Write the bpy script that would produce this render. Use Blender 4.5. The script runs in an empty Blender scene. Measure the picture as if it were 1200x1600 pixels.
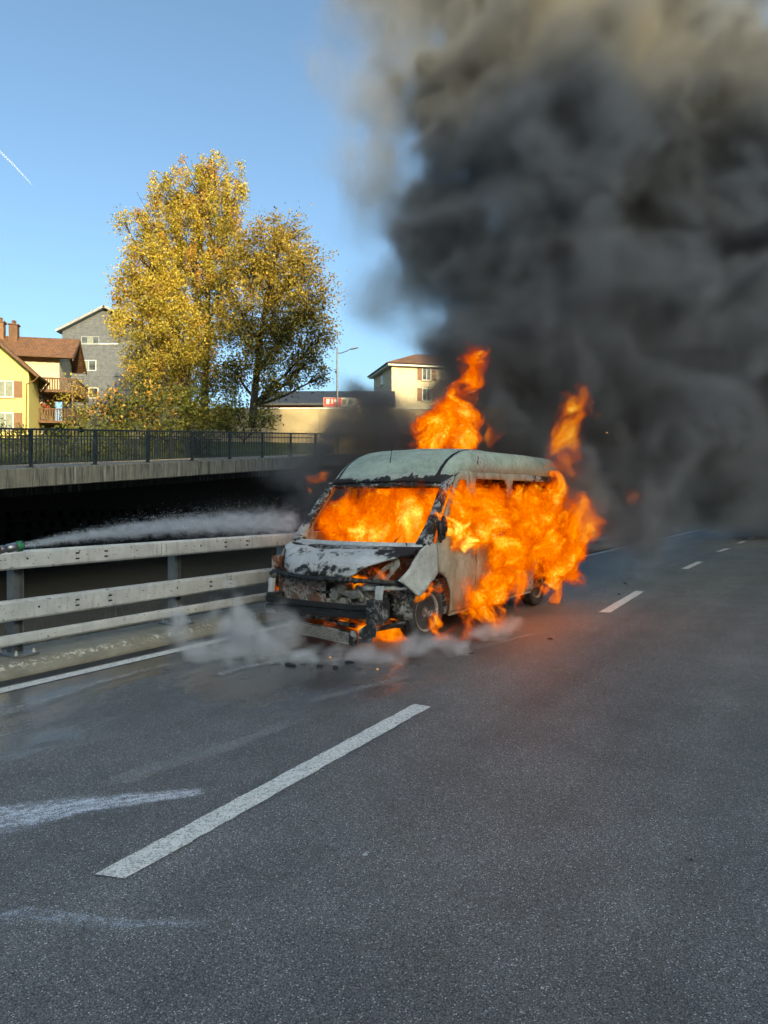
import bpy, bmesh, math, random
import numpy as np
from mathutils import Vector, Matrix, Quaternion, geometry

random.seed(7)
rng = np.random.default_rng(11)
sc = bpy.context.scene
C = sc.collection
rad = math.radians

# ------------------------------------------------------------------ camera
FPX, CX, HY, EYE = 1155.0, 600.0, 778.0, 1.65      # phone main lens, portrait 1200x1600
cam = bpy.data.cameras.new('camera')
camo = bpy.data.objects.new('camera', cam)
C.objects.link(camo)
camo.location = (0, 0, EYE)
camo.rotation_euler = (rad(90), 0, 0)
cam.sensor_fit = 'VERTICAL'
cam.sensor_height = 36
cam.lens = FPX / 1600 * 36
cam.shift_y = (HY - 800) / 1600
cam.clip_start = 0.05
cam.clip_end = 20000
sc.camera = camo

# ------------------------------------------------------------------ sky, sun, exposure
SUN_EL, SUN_AZ = 15.0, 24.0          # sun behind the camera, to the right
world = bpy.data.worlds.new('World')
sc.world = world
world.use_nodes = True
wn = world.node_tree
sky = wn.nodes.new('ShaderNodeTexSky')
sky.sky_type = 'NISHITA'
sky.sun_disc = False
sky.sun_elevation = rad(SUN_EL)
S = Vector((math.sin(rad(SUN_AZ)) * math.cos(rad(SUN_EL)), -math.cos(rad(SUN_AZ)) * math.cos(rad(SUN_EL)), math.sin(rad(SUN_EL))))
sky.sun_rotation = math.atan2(S.x, S.y)
sky.altitude = 600
sky.air_density = 0.7
sky.dust_density = 6.0
sky.ozone_density = 4.0
bg = wn.nodes['Background']
wn.links.new(sky.outputs[0], bg.inputs[0])
bg.inputs[1].default_value = 0.15
sun = bpy.data.lights.new('sun', 'SUN')
sun.energy = 2.7
sun.angle = rad(0.5)
sun.color = (1.0, 0.86, 0.66)
suno = bpy.data.objects.new('sun', sun)
C.objects.link(suno)
suno.rotation_euler = S.to_track_quat('Z', 'Y').to_euler()
suno.location = (30, -40, 30)
vs = sc.view_settings
vs.view_transform = 'Standard'
vs.look = 'None'
EXPO = 1.42
vs.exposure = EXPO
vs.gamma = 1
vs.use_white_balance = True          # phone camera balanced for the blue shade
vs.white_balance_temperature = 8700
vs.white_balance_tint = -4
vs.use_curve_mapping = False
EX = 2.0 ** -EXPO
cy = sc.cycles
cy.use_denoising = True
try:
    cy.denoiser = 'OPENIMAGEDENOISE'
except Exception:
    pass
cy.max_bounces = 4
cy.diffuse_bounces = 2
cy.glossy_bounces = 2
cy.transmission_bounces = 4
cy.transparent_max_bounces = 16
cy.volume_bounces = 1
cy.volume_step_rate = 1.0
cy.volume_max_steps = 512
cy.use_adaptive_sampling = True
cy.adaptive_threshold = 0.05
cy.adaptive_min_samples = 16
cy.caustics_reflective = False
cy.caustics_refractive = False
cy.sample_clamp_indirect = 4.0

# ------------------------------------------------------------------ layout helpers
def P(px, py, d):
    """world point at depth d metres in front of the camera position, from the surveyed photograph"""
    return Vector(((px - CX) / FPX * d, d, EYE + (HY - py) / FPX * d))

def G(px, py, z=0.0):
    return P(px, py, FPX * (EYE - z) / (py - HY))

RTH = rad(31.6)                               # road direction, to the right of the view axis
RU = Vector((math.sin(RTH), math.cos(RTH), 0))
RR = Vector((math.cos(RTH), -math.sin(RTH), 0))
RO = G(0, 1080)
def R(t, s, z=0.0):
    """road frame: t metres right of the edge line, s metres along it"""
    return RO + RR * t + RU * s + Vector((0, 0, z))
RM = Matrix.Translation(RO) @ Matrix.Rotation(-RTH, 4, 'Z')

VTH = rad(33.0)
VU = Vector((math.sin(VTH), math.cos(VTH), 0))
VR = Vector((math.cos(VTH), -math.sin(VTH), 0))
VF = Vector((-0.768, 8.21, 0))
VM = Matrix.Translation(VF) @ Matrix.Rotation(-VTH, 4, 'Z')     # van frame: x across, y rearwards
def vloc(px, py, b):
    """van-frame point on the plane x=b"""
    k = (px - CX) / FPX
    a = (k * (VF.y + b * VR.y) - VF.x - b * VR.x) / (VU.x - k * VU.y)
    d = VF.y + a * VU.y + b * VR.y
    return Vector((b, a, EYE + (HY - py) / FPX * d)), d

# ------------------------------------------------------------------ object helpers
def link(o, parent=None, M=None):
    C.objects.link(o)
    if parent is not None:
        o.parent = parent
    if M is not None:
        o.matrix_local = M
    return o

def tag(o, label=None, cat=None, group=None, kind=None):
    if label: o['label'] = label
    if cat: o['category'] = cat
    if group: o['group'] = group
    if kind: o['kind'] = kind
    return o

def empty(name, M=None, **k):
    o = bpy.data.objects.new(name, None)
    o.empty_display_size = 0.2
    link(o, None, M)
    return tag(o, **k)

class MB:
    def __init__(self):
        self.v = []; self.f = []
    def add(self, vs_, fs_):
        n = len(self.v)
        self.v += [tuple(p) for p in vs_]
        self.f += [tuple(i + n for i in f) for f in fs_]
        return self
    def box(self, x0, x1, y0, y1, z0, z1, M=None):
        p = [Vector((x, y, z)) for z in (z0, z1) for x, y in ((x0, y0), (x1, y0), (x1, y1), (x0, y1))]
        if M is not None: p = [M @ q for q in p]
        return self.add(p, [(3, 2, 1, 0), (4, 5, 6, 7), (0, 1, 5, 4), (1, 2, 6, 5), (2, 3, 7, 6), (3, 0, 4, 7)])
    def prism(self, poly, axis, a0, a1, M=None):
        """extrude a 2-D polygon along an axis; poly in the other two axes order"""
        n = len(poly)
        def mk(p, a):
            q = {'x': (a, p[0], p[1]), 'y': (p[0], a, p[1]), 'z': (p[0], p[1], a)}[axis]
            q = Vector(q)
            return M @ q if M is not None else q
        vs_ = [mk(p, a0) for p in poly] + [mk(p, a1) for p in poly]
        fs_ = [tuple(range(n - 1, -1, -1)), tuple(range(n, 2 * n))]
        fs_ += [(i, (i + 1) % n, n + (i + 1) % n, n + i) for i in range(n)]
        return self.add(vs_, fs_)
    def tube(self, pts, r, n=8, cap=True):
        pts = [Vector(p) for p in pts]
        if not hasattr(r, '__len__'): r = [r] * len(pts)
        vs_ = []; prev = None
        for i, p in enumerate(pts):
            t = (pts[min(i + 1, len(pts) - 1)] - pts[max(i - 1, 0)])
            t = t.normalized() if t.length > 1e-9 else Vector((0, 0, 1))
            if prev is None:
                up = Vector((0, 0, 1)) if abs(t.z) < .9 else Vector((1, 0, 0))
                x = t.cross(up).normalized()
            else:
                x = (prev - t * prev.dot(t)).normalized()
            prev = x; y = t.cross(x)
            for k in range(n):
                a = 2 * math.pi * k / n
                vs_.append(p + (x * math.cos(a) + y * math.sin(a)) * r[i])
        fs_ = []
        for i in range(len(pts) - 1):
            for k in range(n):
                fs_.append((i * n + k, i * n + (k + 1) % n, (i + 1) * n + (k + 1) % n, (i + 1) * n + k))
        if cap:
            fs_.append(tuple(range(n - 1, -1, -1)))
            fs_.append(tuple((len(pts) - 1) * n + k for k in range(n)))
        return self.add(vs_, fs_)
    def lathe(self, prof, n=20, M=None):
        """prof: list of (r, z); about z"""
        vs_ = []
        for r, z in prof:
            for k in range(n):
                a = 2 * math.pi * k / n
                q = Vector((r * math.cos(a), r * math.sin(a), z))
                vs_.append(M @ q if M is not None else q)
        fs_ = []
        for i in range(len(prof) - 1):
            for k in range(n):
                fs_.append((i * n + k, i * n + (k + 1) % n, (i + 1) * n + (k + 1) % n, (i + 1) * n + k))
        fs_.append(tuple(range(n - 1, -1, -1)))
        fs_.append(tuple((len(prof) - 1) * n + k for k in range(n)))
        return self.add(vs_, fs_)
    def blob(self, c, r, amp=.25, seed=0, sub=2, sq=None):
        bm = bmesh.new()
        bmesh.ops.create_icosphere(bm, subdivisions=sub, radius=1)
        rr = random.Random(seed)
        ph = [(rr.uniform(1, 3), rr.uniform(1, 3), rr.uniform(1, 3), rr.uniform(0, 6)) for _ in range(4)]
        vs_ = []
        for v in bm.verts:
            k = 1 + amp * sum(math.sin(a * v.co.x * 2 + b * v.co.y * 2 + c_ * v.co.z * 2 + d) for a, b, c_, d in ph) / 2.5
            q = v.co * k
            vs_.append(Vector((c[0] + q.x * r[0], c[1] + q.y * r[1], c[2] + q.z * r[2])))
        fs_ = [tuple(v.index for v in f.verts) for f in bm.faces]
        bm.free()
        return self.add(vs_, fs_)
    def mesh(self, name):
        me = bpy.data.meshes.new(name)
        me.from_pydata(self.v, [], self.f)
        me.update()
        return me
    def build(self, name, mat, parent=None, M=None, smooth=False, bevel=0, solid=0, **k):
        me = self.mesh(name)
        if mat is not None: me.materials.append(mat)
        o = bpy.data.objects.new(name, me)
        link(o, parent, M)
        if smooth:
            me.polygons.foreach_set('use_smooth', [True] * len(me.polygons))
        if solid:
            md = o.modifiers.new('solid', 'SOLIDIFY'); md.thickness = solid; md.offset = 0
        if bevel:
            md = o.modifiers.new('bevel', 'BEVEL'); md.width = bevel; md.segments = 2; md.limit_method = 'ANGLE'; md.angle_limit = rad(40)
        return tag(o, **k)

def inst(name, me, parent, M=None, loc=None):
    o = bpy.data.objects.new(name, me)
    link(o, parent, M)
    if loc is not None: o.location = loc
    return o

# ------------------------------------------------------------------ material helpers
class NT:
    def __init__(self, name, surface=True):
        self.m = bpy.data.materials.new(name)
        self.m.use_nodes = True
        self.t = self.m.node_tree
        self.N = self.t.nodes; self.L = self.t.links
        if surface:
            self.b = self.N['Principled BSDF']
            self.out = self.N['Material Output']
        else:
            self.N.clear()
            self.out = self.N.new('ShaderNodeOutputMaterial')
        self._co = None
    def co(self, kind='Object'):
        if self._co is None: self._co = self.N.new('ShaderNodeTexCoord')
        return self._co.outputs[kind]
    def put(self, sock, v):
        if hasattr(v, 'is_output'): self.L.new(v, sock)
        elif isinstance(v, (tuple, list)) and len(v) == 3 and sock.type == 'RGBA': sock.default_value = (*v, 1)
        else: sock.default_value = v
    def mapv(self, vec, scale=(1, 1, 1), loc=(0, 0, 0), rot=(0, 0, 0)):
        n = self.N.new('ShaderNodeMapping')
        self.put(n.inputs['Vector'], vec); n.inputs['Scale'].default_value = scale
        n.inputs['Location'].default_value = loc; n.inputs['Rotation'].default_value = rot
        return n.outputs[0]
    def noise(self, scale, detail=3, rough=.5, vec=None, dist=0, out=0):
        n = self.N.new('ShaderNodeTexNoise')
        self.put(n.inputs['Vector'], vec if vec is not None else self.co())
        n.inputs['Scale'].default_value = scale; n.inputs['Detail'].default_value = detail
        n.inputs['Roughness'].default_value = rough; n.inputs['Distortion'].default_value = dist
        return n.outputs[out]
    def voro(self, scale, vec=None, feature='F1', out='Distance', rnd=1):
        n = self.N.new('ShaderNodeTexVoronoi'); n.feature = feature
        self.put(n.inputs['Vector'], vec if vec is not None else self.co())
        n.inputs['Scale'].default_value = scale; n.inputs['Randomness'].default_value = rnd
        return n.outputs[out]
    def ramp(self, fac, stops, interp='LINEAR'):
        n = self.N.new('ShaderNodeValToRGB'); n.color_ramp.interpolation = interp
        e = n.color_ramp.elements
        while len(e) < len(stops): e.new(0.5)
        for el, (p, c) in zip(e, stops):
            el.position = p
            el.color = (*c, 1) if hasattr(c, '__len__') else (c, c, c, 1)
        self.put(n.inputs[0], fac)
        return n.outputs[0]
    def mix(self, fac, a, b, mode='MIX'):
        n = self.N.new('ShaderNodeMix'); n.data_type = 'RGBA'; n.blend_type = mode
        self.put(n.inputs[0], fac); self.put(n.inputs[6], a); self.put(n.inputs[7], b)
        return n.outputs[2]
    def math(self, op, a, b=0.0, c=0.0, clamp=False):
        n = self.N.new('ShaderNodeMath'); n.operation = op; n.use_clamp = clamp
        self.put(n.inputs[0], a); self.put(n.inputs[1], b)
        if op in ('MULTIPLY_ADD', 'SMOOTH_MAX', 'SMOOTH_MIN'): self.put(n.inputs[2], c)
        return n.outputs[0]
    def rng(self, v, a, b, c=0.0, d=1.0, smooth=True):
        n = self.N.new('ShaderNodeMapRange'); n.interpolation_type = 'SMOOTHSTEP' if smooth else 'LINEAR'
        self.put(n.inputs[0], v)
        for i, x in zip((1, 2, 3, 4), (a, b, c, d)): n.inputs[i].default_value = x
        return n.outputs[0]
    def xyz(self, vec):
        n = self.N.new('ShaderNodeSeparateXYZ'); self.put(n.inputs[0], vec); return n.outputs
    def bump(self, h, strength=.5, dist=.01):
        n = self.N.new('ShaderNodeBump'); n.inputs['Strength'].default_value = strength; n.inputs['Distance'].default_value = dist
        self.put(n.inputs['Height'], h)
        self.L.new(n.outputs[0], self.b.inputs['Normal'])
    def set(self, color=None, rough=None, metal=None, spec=None, alpha=None):
        for k, v in (('Base Color', color), ('Roughness', rough), ('Metallic', metal), ('Specular IOR Level', spec), ('Alpha', alpha)):
            if v is not None: self.put(self.b.inputs[k], v)
        return self.m

def simple(name, color, rough=.7, metal=0, var=.25, scale=6, bump=0, bscale=40):
    n = NT(name)
    f = n.noise(scale, 5, .6)
    lo = tuple(c * (1 - var) for c in color); hi = tuple(min(1, c * (1 + var)) for c in color)
    c = n.ramp(f, [(.3, lo), (.7, hi)])
    if bump: n.bump(n.noise(bscale, 3), bump, .01)
    return n.set(c, rough, metal)

# asphalt --------------------------------------------------------------
def mat_asphalt():
    n = NT('worn_asphalt'); p = n.co('Object')
    cell = n.voro(175, p, out='Color'); cs = n.xyz(cell)
    d = n.voro(175, p)
    big = n.noise(.35, 4, .6, p); med = n.noise(2.2, 5, .65, p); fine = n.noise(60, 2, .6, p)
    base = n.ramp(cs[0], [(0, (.13, .131, .126)), (.55, (.182, .183, .176)), (.86, (.245, .246, .236)), (.955, (.42, .42, .41)), (1, (.82, .82, .8))])
    base = n.mix(n.rng(d, .35, .75), base, (.06, .058, .055))
    base = n.mix(.8, base, n.ramp(big, [(.32, .76), (.68, 1.2)]), 'MULTIPLY')
    base = n.mix(.8, base, n.ramp(med, [(.3, .8), (.7, 1.18)]), 'MULTIPLY')
    # tyre tracks worn slightly smoother, in the road frame
    x = n.xyz(p)
    # wet mask: puddles and run-off left of and in front of the van (object frame = road frame)
    def spot(cx, cy_, rx, ry, w):
        a = n.math('DIVIDE', n.math('SUBTRACT', x[0], cx), rx); b = n.math('DIVIDE', n.math('SUBTRACT', x[1], cy_), ry)
        r2 = n.math('ADD', n.math('MULTIPLY', a, a), n.math('MULTIPLY', b, b))
        return n.math('MULTIPLY', n.math('SUBTRACT', 1.0, r2), w)
    wet = None
    for s_ in ((.35, 1.0, .6, 3.2, 1.1), (.9, -.6, .9, 1.2, .8), (1.6, 1.8, 1.6, 1.4, 1.0), (1.2, -1.8, 1.3, .7, .7)):
        q = spot(*s_); wet = q if wet is None else n.math('MAXIMUM', wet, q)
    wet = n.rng(n.math('ADD', wet, n.math('MULTIPLY', n.math('SUBTRACT', n.noise(1.6, 5, .6, n.mapv(p, (1.2, .6, 1))), .5), 2.6)), -.1, .9)
    soot = spot(1.3, 5.0, 2.2, 5.0, 1.0)
    soot = n.rng(n.math('ADD', soot, n.math('MULTIPLY', n.math('SUBTRACT', n.noise(1.1, 5, .65, p), .5), 1.6)), 0, 1.1)
    base = n.mix(n.math('MULTIPLY', wet, .45), base, n.mix(1, base, (.42, .43, .46), 'MULTIPLY'))
    base = n.mix(n.math('MULTIPLY', soot, .5), base, (.02, .02, .02))
    lng = n.noise(1, 4, .6, n.mapv(p, (1.6, .07, 1)))
    base = n.mix(.8, base, n.ramp(lng, [(.32, .76), (.68, 1.2)]), 'MULTIPLY')
    n.bump(n.math('MULTIPLY', n.math('ADD', n.math('MULTIPLY', d, -.8), n.math('MULTIPLY', fine, .8)), n.math('MULTIPLY_ADD', wet, -.85, 1.0)), .55, .006)
    r = n.mix(wet, n.ramp(cs[1], [(0, .5), (1, .8)]), (.13, .13, .13))
    return n.set(base, r, spec=.6)

def mat_paint():
    n = NT('worn_road_paint'); p = n.co('Object')
    f = n.noise(45, 5, .7, p); g = n.noise(5, 4, .6, p); h = n.voro(110, p)
    c = n.ramp(n.noise(14, 4, .6, p), [(.3, (.74, .73, .68)), (.7, (.88, .87, .82))])
    a = n.rng(n.math('ADD', n.math('ADD', n.math('MULTIPLY', f, .75), n.math('MULTIPLY', g, .5)), n.math('MULTIPLY', n.noise(120, 2, .5, p), .25)), .585, .635)
    c = n.mix(n.rng(n.math('ADD', n.noise(70, 4, .7, p), n.math('MULTIPLY', h, .25)), .62, .72, 0, .8), c, (.3, .29, .27))
    n.bump(n.math('ADD', f, h), .6, .005)
    return n.set(c, .65, alpha=a)

def mat_concrete(name, col, dark, streak=True):
    n = NT(name); p = n.co('Object')
    f = n.noise(3, 6, .65, p); g = n.noise(40, 4, .6, p)
    c = n.ramp(f, [(.3, tuple(x * .78 for x in col)), (.7, tuple(x * 1.15 for x in col))])
    if streak:
        st = n.noise(5, 4, .7, n.mapv(p, (2.2, 2.2, .12)))
        c = n.mix(n.rng(st, .44, .66, 0, .8), c, dark)
        st2 = n.noise(7, 4, .7, n.mapv(p, (2.4, 2.4, .1), (5, 2, 0)))
        c = n.mix(n.rng(st2, .56, .68, 0, .75), c, (.55, .53, .47))
    c = n.mix(n.rng(g, .55, .75, 0, .35), c, dark)
    n.bump(n.math('ADD', f, n.math('MULTIPLY', g, .4)), .35, .02)
    return n.set(c, .85)

def mat_kerb():
    n = NT('kerb_concrete'); p = n.co('Object')
    f = n.noise(4, 6, .65, p); g = n.noise(26, 4, .65, p); h = n.noise(9, 5, .7, p, .6)
    c = n.ramp(f, [(.3, (.17, .15, .115)), (.7, (.3, .275, .215))])
    z = n.xyz(p)
    band = n.math('MULTIPLY', n.rng(z[2], .055, .1), n.rng(z[2], .124, .114))
    fl = n.math('MULTIPLY', n.rng(n.math('ADD', n.math('MULTIPLY', g, .6), n.math('MULTIPLY', h, .5)), .56, .62), band)
    c = n.mix(fl, c, (.6, .58, .48))
    n.bump(n.math('ADD', f, n.math('MULTIPLY', g, .6)), .4, .015)
    return n.set(c, .85)

def mat_galv():
    n = NT('galvanised_steel'); p = n.co('Object')
    f = n.noise(6, 5, .6, p); st = n.noise(5, 4, .7, n.mapv(p, (3, 3, .5)))
    sp = n.noise(38, 3, .6, n.mapv(p, (1, .45, 1)))
    c = n.ramp(f, [(.3, (.48, .485, .46)), (.7, (.64, .645, .61))])
    c = n.mix(n.rng(st, .5, .75, 0, .45), c, (.2, .2, .19))
    c = n.mix(n.rng(sp, .63, .68, 0, .85), c, (.1, .1, .095))
    n.bump(n.noise(3, 3, .5, p), .12, .02)
    return n.set(c, n.ramp(f, [(0, .5), (1, .7)]), .25)

# burnt van ------------------------------------------------------------
def mat_burnt(name, ash, ash2, char=(.012, .012, .013), rust=None, lo=.52, hi=.58, scale=3.0, extra=None, rough=.8):
    """ash-white burnt paint, flaked to black char"""
    n = NT(name); p = n.co('Object')
    f = n.noise(scale, 7, .68, p, .7); g = n.noise(scale * 5, 5, .7, p, .4); big = n.noise(1.2, 4, .6, p)
    c = n.ramp(n.noise(4, 5, .65, p), [(.28, ash2), (.7, ash)])
    if rust is not None:
        c = n.mix(n.rng(n.noise(1.9, 5, .65, n.mapv(p, (1, 1, .55), (3, 1, 2))), .45, .7, 0, .85), c, rust)
    m = n.math('ADD', n.math('MULTIPLY', f, .7), n.math('MULTIPLY', g, .32))
    if extra is not None:
        m = n.math('ADD', m, extra(n, p))
    c = n.mix(n.rng(m, lo - .16, hi, 0, .55), c, tuple(x * .28 for x in ash2))
    mask = n.rng(m, lo, hi)
    c = n.mix(mask, c, char)
    edge = n.math('MULTIPLY', n.rng(m, lo - .05, lo), n.rng(m, hi, lo))
    c = n.mix(n.math('MULTIPLY', edge, .5), c, (.55, .55, .53))
    c = n.mix(n.rng(n.noise(90, 2, .5, p), .62, .7, 0, .5), c, char)
    n.bump(n.math('ADD', n.math('MULTIPLY', f, .6), n.math('MULTIPLY', g, .6)), .5, .02)
    return n.set(c, rough)

def gl(v, a, b, w):     # helper for charred zones: weight w fading between a and b
    return lambda n, p: n.math('MULTIPLY', n.rng(n.xyz(p)[v], a, b), w)

M = {}
M['asphalt'] = mat_asphalt()
M['paint'] = mat_paint()
M['kerb'] = mat_kerb()
M['galv'] = mat_galv()
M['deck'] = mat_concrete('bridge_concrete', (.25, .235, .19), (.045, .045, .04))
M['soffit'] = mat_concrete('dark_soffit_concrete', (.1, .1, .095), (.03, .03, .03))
M['stone'] = None
M['railing'] = simple('dark_railing_paint', (.018, .026, .032), .5, .1, .3)
M['lane_dirt'] = simple('gutter_dirt', (.03, .03, .028), .7, 0, .4, 12, .4)

# ------------------------------------------------------------------ ground, hill, terrain
def mat_ground():
    n = NT('rough_ground'); p = n.co('Object')
    f = n.noise(.8, 6, .65, p); g = n.noise(7, 5, .7, p)
    c = n.ramp(f, [(.3, (.035, .032, .026)), (.55, (.06, .055, .042)), (.75, (.045, .06, .025))])
    c = n.mix(n.rng(g, .5, .7, 0, .6), c, (.1, .095, .085))
    n.bump(n.math('ADD', f, g), .8, .08)
    return n.set(c, .9)
M['ground'] = mat_ground()
def mat_grass():
    n = NT('meadow_grass'); p = n.co('Object')
    c = n.ramp(n.noise(1.5, 6, .7, p), [(.3, (.03, .05, .012)), (.6, (.07, .09, .025)), (.8, (.11, .1, .04))])
    n.bump(n.noise(14, 4, .7, p), .8, .08)
    return n.set(c, .9)
M['grass'] = mat_grass()
MB().add([(-3000, -3000, -1.45), (3000, -3000, -1.45), (3000, 6000, -1.45), (-3000, 6000, -1.45)], [(0, 1, 2, 3)]).build('ground', M['ground'], kind='structure')

# road slab in its own frame (x = right of the edge line, y = along)
road = MB()
road.add([(-.30, -40, 0), (14, -40, 0), (14, 260, 0), (-.30, 260, 0)], [(0, 1, 2, 3)])
road = road.build('road', M['asphalt'], M=RM, kind='structure')
# kerb beam with sloped face, carries the guard rail
kb = MB().prism([(-1.05, -1.5), (-.30, -1.5), (-.30, .03), (-.335, .055), (-.40, .105), (-.44, .12), (-1.0, .135), (-1.05, .12)], 'y', -40, 120)
kb = kb.build('kerb', M['kerb'], M=RM, kind='structure')
gm = kb  # gutter
MB().add([(-.30, -40, .004), (-.13, -40, .004), (-.13, 120, .004), (-.30, 120, .004)], [(0, 1, 2, 3)]).build('gutter_strip', M['lane_dirt'], road)
# left edge line
MB().add([(-.075, -40, .005), (.075, -40, .005), (.075, 120, .005), (-.075, 120, .005)], [(0, 1, 2, 3)]).build('edge_line', M['paint'], road)
# lane dashes, 3 m each: surveyed end points (near, far)
RMI = RM.inverted()
def dash(p0, p1, w=.15):
    a = RMI @ p0; b = RMI @ p1
    d = (b - a); d.z = 0; L = d.length; d.normalize(); s = Vector((d.y, -d.x, 0))
    mb = MB(); nn = 40; vv = []
    rr = random.Random(int(L * 1000))
    for i in range(nn + 1):
        t = i / nn
        q = a + d * L * t
        e1 = w / 2 + rr.uniform(-.006, .005); e2 = w / 2 + rr.uniform(-.006, .005)
        sh = .035 * (t - .5)
        vv += [(q.x - s.x * e1, q.y - s.y * e1, .006), (q.x + s.x * e2, q.y + s.y * e2, .006)]
    vv[0] = (vv[0][0] - d.x * .04, vv[0][1] - d.y * .04, .006)
    mb.add(vv, [(2 * i, 2 * i + 1, 2 * i + 3, 2 * i + 2) for i in range(nn)])
    return mb.build('lane_dash', M['paint'], road)
dash(G(177, 1368), G(660, 1103))
dash(G(945, 957), G(1000, 924))
dash(G(1070, 889), G(1094, 878))
dash(G(1122, 862), G(1138, 857))
dash(G(1154, 849), G(1163, 846))
dash(G(1171, 842), G(1178, 840))
dash(G(190, 1368) + (G(190, 1368) - G(177 + 483, 1103)) * 3.0, G(190, 1368) + (G(190, 1368) - G(660, 1103)) * 2.0)

# unseen hill added behind the camera, shaped to keep the sun off the road
def shade_hill():
    sp = Vector((-S.x, -S.y, 0)).normalized()          # direction the light travels
    sq = Vector((sp.y, -sp.x, 0))                       # to the right of it
    nq, npp = 80, 14
    vv = []
    for i in range(nq + 1):
        q = -330 + 620 * i / nq
        hh = 73.8 + 1.6 * math.sin(q * .035) + .9 * math.sin(q * .11 + 1) + .5 * math.sin(q * .31)
        end = max(0, min(1, (q + 330) / 80, (290 - q) / 70)) ** .6
        for j in range(npp + 1):
            t = j / npp
            p_ = -230 + (t - .5) * 330
            z = -1.5 + (hh + 1.5) * end * max(0, 1 - abs(t - .5) * 2) ** .8
            w = sp * p_ + sq * q
            vv.append((w.x, w.y, z))
    ff = [(i * (npp + 1) + j, (i + 1) * (npp + 1) + j, (i + 1) * (npp + 1) + j + 1, i * (npp + 1) + j + 1) for i in range(nq) for j in range(npp)]
    MB().add(vv, ff).build('shade_hill', M['grass'], smooth=True, kind='structure')
shade_hill()

# ------------------------------------------------------------------ overpass ramp
DA = P(0, 733, 19.3); DB = P(430, 715, 31.8)
dv = Vector((DB.x - DA.x, DB.y - DA.y, 0)); DL = dv.length; DU = dv / DL
DW = Vector((-DU.y, DU.x, 0))                        # away from the road
DS = (DB.z - DA.z) / DL
def D(l, w, z=0.0):
    q = DA + DU * l + DW * w
    return Vector((q.x, q.y, DA.z + DS * l + z))
def terrain_z(l, w):
    return min(DA.z + DS * l + .06 * max(0, w - 5) + .05 * max(0, l - 25), 10.5) - .02
DM = Matrix((( DU.x, DW.x, 0, DA.x), (DU.y, DW.y, 0, DA.y), (DS, 0, 1, DA.z), (0, 0, 0, 1)))  # sheared frame: x along ramp, y away, z up
L0, L1 = -9.0, 42.0
ov = empty('overpass', Matrix.Translation(D(0, 0, -4)), label='weathered concrete ramp bridge with dark void beneath, beyond the guard rail', cat='bridge')
OI = ov.matrix_world.inverted() if False else Matrix.Translation(-D(0, 0, -4))
def dpart(mb, name, mat, parent, inv, **k):
    mb.v = [tuple(inv @ (DM @ Vector(p))) for p in mb.v]
    return mb.build(name, mat, parent, **k)
seg = 6.0
l = L0
while l < L1 - .1:                                     # edge beam cast in bays with open joints
    dpart(MB().prism([(0.0, -.52), (.35, -.56), (.40, -.30), (.40, -.02), (.36, 0.02), (.03, 0.0), (0, -.03)], 'x', l + .006, l + seg - .006), 'edge_beam', M['deck'], ov, OI)
    l += seg
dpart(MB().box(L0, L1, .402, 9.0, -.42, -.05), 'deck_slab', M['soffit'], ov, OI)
dpart(MB().box(L0, L1, .6, 9.0, -.045, -.01), 'deck_surface', M['asphalt'], ov, OI)
for w0 in (1.6, 3.6):
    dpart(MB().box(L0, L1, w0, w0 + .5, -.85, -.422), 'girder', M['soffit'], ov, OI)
dpart(MB().prism([(8.6, -.5), (9.0, -.5), (9.0, .06), (8.6, .06)], 'x', L0, L1), 'parapet', M['deck'], ov, OI)

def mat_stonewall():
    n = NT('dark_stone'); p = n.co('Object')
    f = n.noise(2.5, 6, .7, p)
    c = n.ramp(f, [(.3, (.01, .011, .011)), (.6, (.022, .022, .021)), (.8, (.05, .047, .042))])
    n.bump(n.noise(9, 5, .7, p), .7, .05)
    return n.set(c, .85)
M['stone'] = mat_stonewall()
# rough retaining wall at the back of the void, laid in courses of separate stones
aw = empty('retaining_wall', Matrix.Translation(D(0, 8.2, -4)), label='dark rough stone wall in the shade under the ramp bridge', cat='wall')
AI = Matrix.Translation(-D(0, 8.2, -4))
wallb = MB()
nw = 40
for i in range(nw + 1):
    l = L0 + (L1 - L0) * i / nw
    a = AI @ D(l, 8.55); b = AI @ D(l, 8.55)
    top = AI @ D(l, 8.55, -.43)
    wallb.v += [(a.x, a.y, -1.5 - DA.z + 4 ), tuple(top)]
wallb.f += [(2 * i, 2 * i + 2, 2 * i + 3, 2 * i + 1) for i in range(nw)]
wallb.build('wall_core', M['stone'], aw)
stone_me = []
for k in range(6):
    mb = MB(); mb.blob((0, 0, 0), (.5, .5, .5), .12, 40 + k, 1)
    # square the boulders off
    mb.v = [tuple(math.copysign(min(.5, abs(c) ** .55 * .62), c) for c in v) for v in mb.v]
    me = mb.mesh('stone'); me.materials.append(M['stone']); stone_me.append(me)
rs = random.Random(3)
base_l = -3.0
ns = 0
for row in range(6):
    z = -1.35 + row * .42
    l = -4.0 + rs.uniform(0, .5)
    while l < 20 and ns < 290:
        wdt = rs.uniform(.5, 1.0)
        q = D(l + wdt / 2, 8.45)
        soff = DA.z + DS * (l + wdt / 2) - .45
        if z + .4 < soff:
            Mx = Matrix.Translation(AI @ Vector((q.x, q.y, z + .21))) @ Matrix.Rotation(math.atan2(DU.y, DU.x), 4, 'Z') @ Matrix.Diagonal((wdt * 1.02, .35 + rs.uniform(0, .15), .43, 1))
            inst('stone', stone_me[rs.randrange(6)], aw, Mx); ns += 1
        l += wdt

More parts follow.
